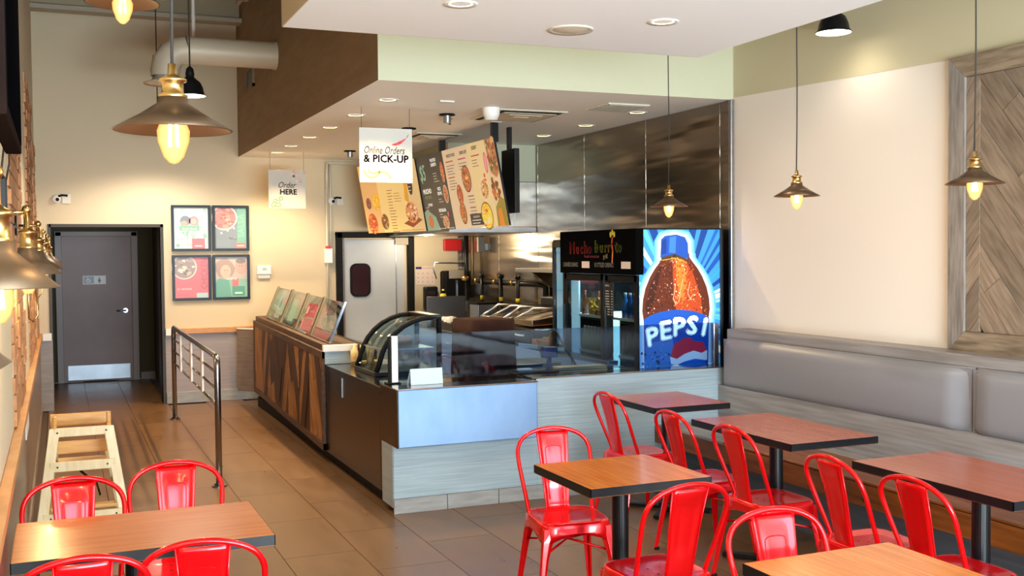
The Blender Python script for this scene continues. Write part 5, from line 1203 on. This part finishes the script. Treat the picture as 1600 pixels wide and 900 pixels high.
# label band
a.poly([(gw * .057, 0), (gw * .052, gh * .36), (gw * .12, gh * .385), (gw * .25, gh * .41), (gw * .45, gh * .425), (gw * .65, gh * .41), (gw * .78, gh * .385), (gw * .856, gh * .355), (gw * .845, 0)], '1452b4', 8)
a.poly([(gw * .065, 0), (gw * .075, gh * .18), (gw * .40, gh * .22), (gw * .42, 0)], '2b7fd0', 8.4)
wd = [('P', .085, .162, 13), ('E', .240, .205, 8), ('P', .395, .232, 3), ('S', .560, .245, -3), ('I', .740, .232, -9)]
for ch, u, v, an in wd:
    for col_, bo, k_ in (('0c3f9c', .019, 8.9), ('f6fbff', .011, 9)):
        a.text(gw * u, gh * v, .140, ch, col_, k_, align='LEFT', sx=1.18, shear=.06, rot=R(an), bold=bo)
# globe: red top, white wave, blue bottom
gl = (.60, .115); gr_ = .165 * gw / .73
def gpt(a_, s=1): return (gw * gl[0] + .135 * s * math.cos(a_), gh * gl[1] + .10 * s * math.sin(a_))
a.poly([(gw * .37, gh * .08), (gw * .41, gh * .17), (gw * .50, gh * .20), (gw * .54, gh * .215), (gw * .62, gh * .215), (gw * .66, gh * .19), (gw * .78, gh * .18), (gw * .84, gh * .10), (gw * .80, gh * .07), (gw * .66, gh * .115), (gw * .55, gh * .095), (gw * .45, gh * .06)], 'e0344a', 9.5)
a.poly([(gw * .365, gh * .085), (gw * .45, gh * .065), (gw * .55, gh * .10), (gw * .66, gh * .12), (gw * .76, gh * .10), (gw * .83, gh * .12), (gw * .83, gh * .05), (gw * .70, gh * .02), (gw * .50, gh * .015), (gw * .38, gh * .03)], 'f4f8fc', 9.8)
a.poly([(gw * .42, gh * .015), (gw * .55, gh * .045), (gw * .68, gh * .06), (gw * .82, gh * .045), (gw * .78, 0), (gw * .5, 0)], '1d66c8', 10)
for i in range(40): a.disc(gw * rr.uniform(.02, .38), gh * rr.uniform(.01, .14), rr.uniform(.004, .012), rr.choice(['103a70', '0c2c50', '4aa0d8']), 9 + i * .01, n=6, jit=.3)
o = a.build('side_graphic', cl, M['print_gloss']); o.location = -Vector(cl.location)
W(BX(4.08, 4.83, 7.119, 7.1285, 1.915, 1.928), 'graphic_frame', M['black'], cl); W(BX(4.815, 4.84, 7.115, 7.14, .84, 1.928), 'graphic_frame', M['black'], cl)
# drinks
def bottle_me(col, cap, h=.20, r=.03):
    b = MB(); b.lathe([(.0001, 0), (r, 0), (r, h * .55), (r * .4, h * .8), (r * .38, h * .93), (.0001, h * .93)], n=12); return b, MB().lathe([(r * .42, h * .93), (r * .42, h), (.0001, h)], n=10)
DR = [('1f4f8c', 'white'), ('2f6fa8', 'white'), ('b8743a', 'redbox'), ('5c2a18', 'redbox'), ('6a4a8c', 'white'), ('3c6a3a', 'yellow'), ('d8a83a', 'white')]
dmeshes = []
for k, (c, cp_) in enumerate(DR):
    b1, b2 = bottle_me(c, cp_); dmeshes.append((b1.mesh('bottle', mat('drink_%d' % k, c, .2)), b2.mesh('cap', M[cp_]), ['blue', 'light blue', 'amber', 'dark cola', 'purple', 'green', 'yellow'][k]))
rows = [(.62, 'lowest', [5, 5, 3, 3]), (.92, 'lower', [6, 6, 2, 2]), (1.22, 'upper', [2, 3, 0, 1])]
for z, nm, ks in rows:
    for door, (ya, yb_) in enumerate(((7.19, 7.50), (7.83, 8.20))):
        n = 4 if door == 0 else 6
        for i in range(n):
            if z > 1.2 and door == 1 and 1 < i < 5: continue
            k = ks[2 + (i % 2)] if door == 0 else ks[i % 2]; y = ya + (yb_ - ya) * (i + .5) / n; x = 4.150
            t = thing('drink_bottle', '%s drink bottle, %s from right on the %s shelf, %s cooler door' % (dmeshes[k][2], ['first', 'second', 'third', 'fourth', 'fifth', 'sixth'][i], nm, 'right' if door == 0 else 'left'), 'bottle', (x, y, z + .001), 0, 'bottles on the %s cooler shelf' % nm)
            for me in dmeshes[k][:2]: o = bpy.data.objects.new(me.name, me); COL.objects.link(o); o.parent = t
ba = thing('snack_bag', 'shiny golden bag on the upper shelf of the left cooler door', 'bag', (4.135, 7.98, 1.221)); b = MB(); n = 10
vs = [(random.uniform(-.008, .008) - .03 * math.sin(PI * i / n) * math.sin(PI * j / n), -.10 + .2 * i / n, .14 * j / n + random.uniform(-.01, .01) * (j > 0)) for i in range(n + 1) for j in range(n + 1)]
b.add(vs, [(i * (n + 1) + j, i * (n + 1) + j + 1, (i + 1) * (n + 1) + j + 1, (i + 1) * (n + 1) + j) for i in range(n) for j in range(n)]); q = b.build('foil_bag', mat('gold_foil', 'd8a63a', .3, .9), ba); q.modifiers.new('s', 'SOLIDIFY').thickness = .01

c2 = thing('slim_cooler', 'slim lit glass cooler just beyond the drinks cooler', 'cooler', (4.1, 8.46, .886))
W(BX(4.16, 4.86, 8.455, 8.50, .9, 1.82), 'side_wall', M['black'], c2); W(BX(4.16, 4.86, 8.66, 8.70, .9, 1.82), 'side_wall', M['black'], c2)
W(BX(4.10, 4.86, 8.455, 8.70, 1.82, 1.86), 'top', M['black'], c2, .004); W(BX(4.10, 4.86, 8.455, 8.70, .886, .93), 'base', M['black'], c2, .004)
W(BX(4.115, 4.84, 8.64, 8.66, .93, 1.82), 'lit_liner', M['cooler_panel'], c2)
f = MB(); f.box(4.09, 4.12, 8.455, 8.48, .9, 1.84); f.box(4.09, 4.12, 8.675, 8.70, .9, 1.84); f.box(4.09, 4.12, 8.48, 8.675, 1.79, 1.84); W(f, 'door', M['black'], c2, .003)
W(BX(4.10, 4.105, 8.48, 8.675, .93, 1.79), 'glass', G_COOL, c2)

# =================================================================== FRONT COUNTER TOP THINGS
gg = thing('counter_glass_guard', 'low clear glass screen along the front counter with steel end posts', 'glass guard', (3.4, 7.10, .866))
W(BX(2.14, 4.72, 7.085, 7.095, .868, 1.187), 'glass_panel', G_GUARD, gg, 0)
W(BX(2.10, 2.145, 7.07, 7.11, .856, 1.18), 'post', M['white'], gg, .003); W(BX(2.082, 2.10, 7.07, 7.11, .856, 1.18), 'post_edge', M['blackmat'], gg, .002); W(BX(4.72, 4.765, 7.07, 7.11, .866, 1.18), 'post', M['steel'], gg, .003)
W(BX(2.06, 2.16, 7.05, 7.13, .8535, .862), 'foot', M['blackmat'], gg, .003)
cd2 = thing('folded_card', 'blank pale blue folded card standing at the counter corner', 'card', (2.30, 6.97, .854))
b = MB(); b.prism([(-.11, -.045, 0), (.12, -.045, 0), (.13, .0, .105), (-.10, .0, .105)], (0, .002, 0)); b.prism([(-.11, .05, 0), (.12, .05, 0), (.13, .002, .105), (-.10, .002, .105)], (0, .002, 0)); b.build('card', mat('pale_blue_card', 'c8dcea', .5), cd2)
# curved display case
dcs = thing('curved_display_case', 'black framed curved glass food warmer on the steel counter', 'display case', (2.18, 7.75, .829))
prof = []
for i in range(9):
    a_ = R(90 * i / 8); prof.append((.44 - .44 * math.cos(a_) * .98 , .05 + .36 * math.sin(a_) ** .9))
prof = [(0.0, .03)] + [(.02 + .42 * (1 - math.cos(R(90 * i / 8))), .03 + .40 * math.sin(R(90 * i / 8)) ** 1.0) for i in range(1, 9)]
L2 = .55
for y in (0, L2):
    b = MB(); P_ = [Vector((u, y, v)) for u, v in prof]; b.tube(P_ + [Vector((.50, y, .43)), Vector((.50, y, .03))], .021, 6); b.build('arched_end_frame', M['blackmat'], dcs)
    b = MB(); b.prism([(u, y, v) for u, v in prof] + [(.50, y, .43), (.50, y, .03)], (0, .004, 0)); b.build('end_glass', G_CASE, dcs)
b = MB(); vs = [(u, y, v) for u, v in prof for y in (0.01, L2 - .01)]; b.add(vs, [(2 * i, 2 * i + 1, 2 * i + 3, 2 * i + 2) for i in range(len(prof) - 1)], 0, True); q = b.build('curved_glass', G_CASE, dcs); q.modifiers.new('s', 'SOLIDIFY').thickness = .004
b = MB(); b.box(-.02, .52, -.02, L2 + .02, 0, .03); b.build('base', M['black'], dcs, .005); b = MB(); b.box(.43, .52, -.015, L2 + .015, .42, .45); b.build('top_rail', M['black'], dcs, .004)
BX(.05, .46, .02, L2 - .02, .19, .20).build('inner_shelf', M['steel'], dcs)
for x, y, z, c, lab in ((.28, .2, .201, 'bread', 'brown crusty roll on the upper shelf of the curved case'), (.34, .38, .201, 'bread', 'second brown roll further back on the shelf of the curved case')):
    t = thing('bread_roll', lab, 'bread', (2.18 + x, 7.75 + y, .829 + z), 0, 'rolls in the curved case'); MB().lathe([(.0001, 0), (.05, .004), (.07, .03), (.05, .055), (.0001, .065)], n=16).build('crust', M[c], t)
# squeeze bottle and small packs beside the case
for k, (x, y, h, lab) in enumerate(((2.33, 8.45, .15, 'cream squeeze bottle left of the curved case'), (2.24, 8.62, .12, 'second cream squeeze bottle behind the first'))):
    t = thing('squeeze_bottle', lab, 'bottle', (x, y, .829), 0, 'squeeze bottles on the steel counter'); MB().lathe([(.0001, 0), (.03, 0), (.032, h), (.012, h + .02), (.004, h + .06), (.0001, h + .06)], n=16).build('body', M['sauce'], t)
    b = MB(); b.lathe([(.0322, h * .3), (.0322, h * .6)], n=16); b.build('label_band', M['kraft'], t)
t = thing('napkin_pack', 'kraft coloured pack of napkins lying behind the squeeze bottles', 'napkins', (2.42, 8.66, .829)); BX(-.12, .1, -.06, .06, 0, .03).build('pack', M['kraft'], t, .005, rot=(0, 0, .3))
t = thing('raised_tray', 'small kraft board raised on a stand near the brass guard', 'tray', (2.42, 8.95, .842)); BX(-.10, .10, -.12, .12, .10, .115).build('board', M['kraft'], t, .003); BX(-.02, .02, -.05, .05, 0, .10).build('stand', M['blackmat'], t)
# things behind the front glass
bgp = thing('covered_machine', 'machine under a dark brown cover behind the front glass', 'machine', (3.02, 7.68, .10))
b = MB(); n = 66; vs = []; 
for j in range(7):
    v = j / 6
    for i in range(n):
        a_ = 2 * PI * i / n; k = (abs(math.cos(a_)) ** 6 + abs(math.sin(a_)) ** 6) ** (-1 / 6); fold = 1 + .09 * math.sin(9 * a_) * (1 - v ** 2)
        vs.append((.20 * k * math.cos(a_) * fold * (1.1 - .15 * v), .22 * k * math.sin(a_) * fold * (1.1 - .15 * v), 1.13 * v - (.0 if v < 1 else -.01)))
b.add(vs, [(j * n + i, j * n + (i + 1) % n, (j + 1) * n + (i + 1) % n, (j + 1) * n + i) for j in range(6) for i in range(n)] + [tuple(range(6 * n, 7 * n))], 0, True); q = b.build('cover', M['brownwrap'], bgp); q.rotation_euler = (0, 0, .12)
gl_ = thing('glass_sneeze_frame', 'slanted glass and steel frame inside the counter corner', 'glass guard', (3.52, 7.55, .84))
b = MB(); b.prism([(-.10, -.12, .02), (.16, -.16, .02), (.06, .02, .30), (-.12, .04, .30)], (0, .005, .003)); b.build('glass', G_CASE, gl_)
MB().tube([(-.11, .03, .30), (.06, .01, .30)], .010, 8).build('top_rail', M['steel'], gl_); MB().tube([(.17, -.16, .0), (.06, .02, .30)], .010, 8).build('stay', M['black'], gl_)
bb = MB(); bb.prism([(-.22, .10, .17), (.10, -.06, .135), (.10, -.06, .16), (-.22, .10, .20)], (.01, .02, 0)); bb.build('steel_bar', M['white'], gl_)
tm = thing('card_terminal', 'small black payment terminal on a stand behind the glass', 'terminal', (3.24, 7.19, .866)); BX(-.16, .16, -.07, .10, 0, .014).build('base', M['black'], tm, .004); b = MB(); b.tube([(.10, 0, .01), (.11, .0, .10)], .02, 8); b.build('neck', mat('navy_plastic', '26305c', .4), tm); BX(.05, .17, -.03, .03, .10, .18).build('head', MATS['navy_plastic'], tm, .01); BX(-.14, -.04, -.03, .03, .015, .028).build('receipts', M['white'], tm, .002)
kp = thing('kraft_bags', 'flat kraft paper bags lying on the counter behind the glass', 'bags', (3.62, 7.22, .866))
for k in range(4): BX(-.20, .20, -.06, .06, k * .006, k * .006 + .005).build('bag', M['kraft'], kp, .002, rot=(0, 0, -.12 + .05 * k))
bd = thing('black_tray', 'flat black tray on the inner ledge behind the glass', 'tray', (3.62, 7.62, .80)); BX(-.30, .22, -.05, .05, .0, .03).build('tray', M['black'], bd, .004); BX(-.28, .2, -.045, .045, -.70, 0).build('stand', M['blackmat'], bd)
uc = thing('undercounter_unit', 'steel cabinet tinted with reflected window blue, with open bay inside the counter', 'cabinet', (3.45, 8.3, 0)); BX(-.02, .42, -.2, .25, 0, .80).build('body', M['window_blue_steel'], uc, .006); BX(-.021, -.025, -.12, .16, .45, .74).build('opening', M['blackmat'], uc); BX(-.03, .43, -.21, .26, .80, .82).build('top', M['steel'], uc, .003)
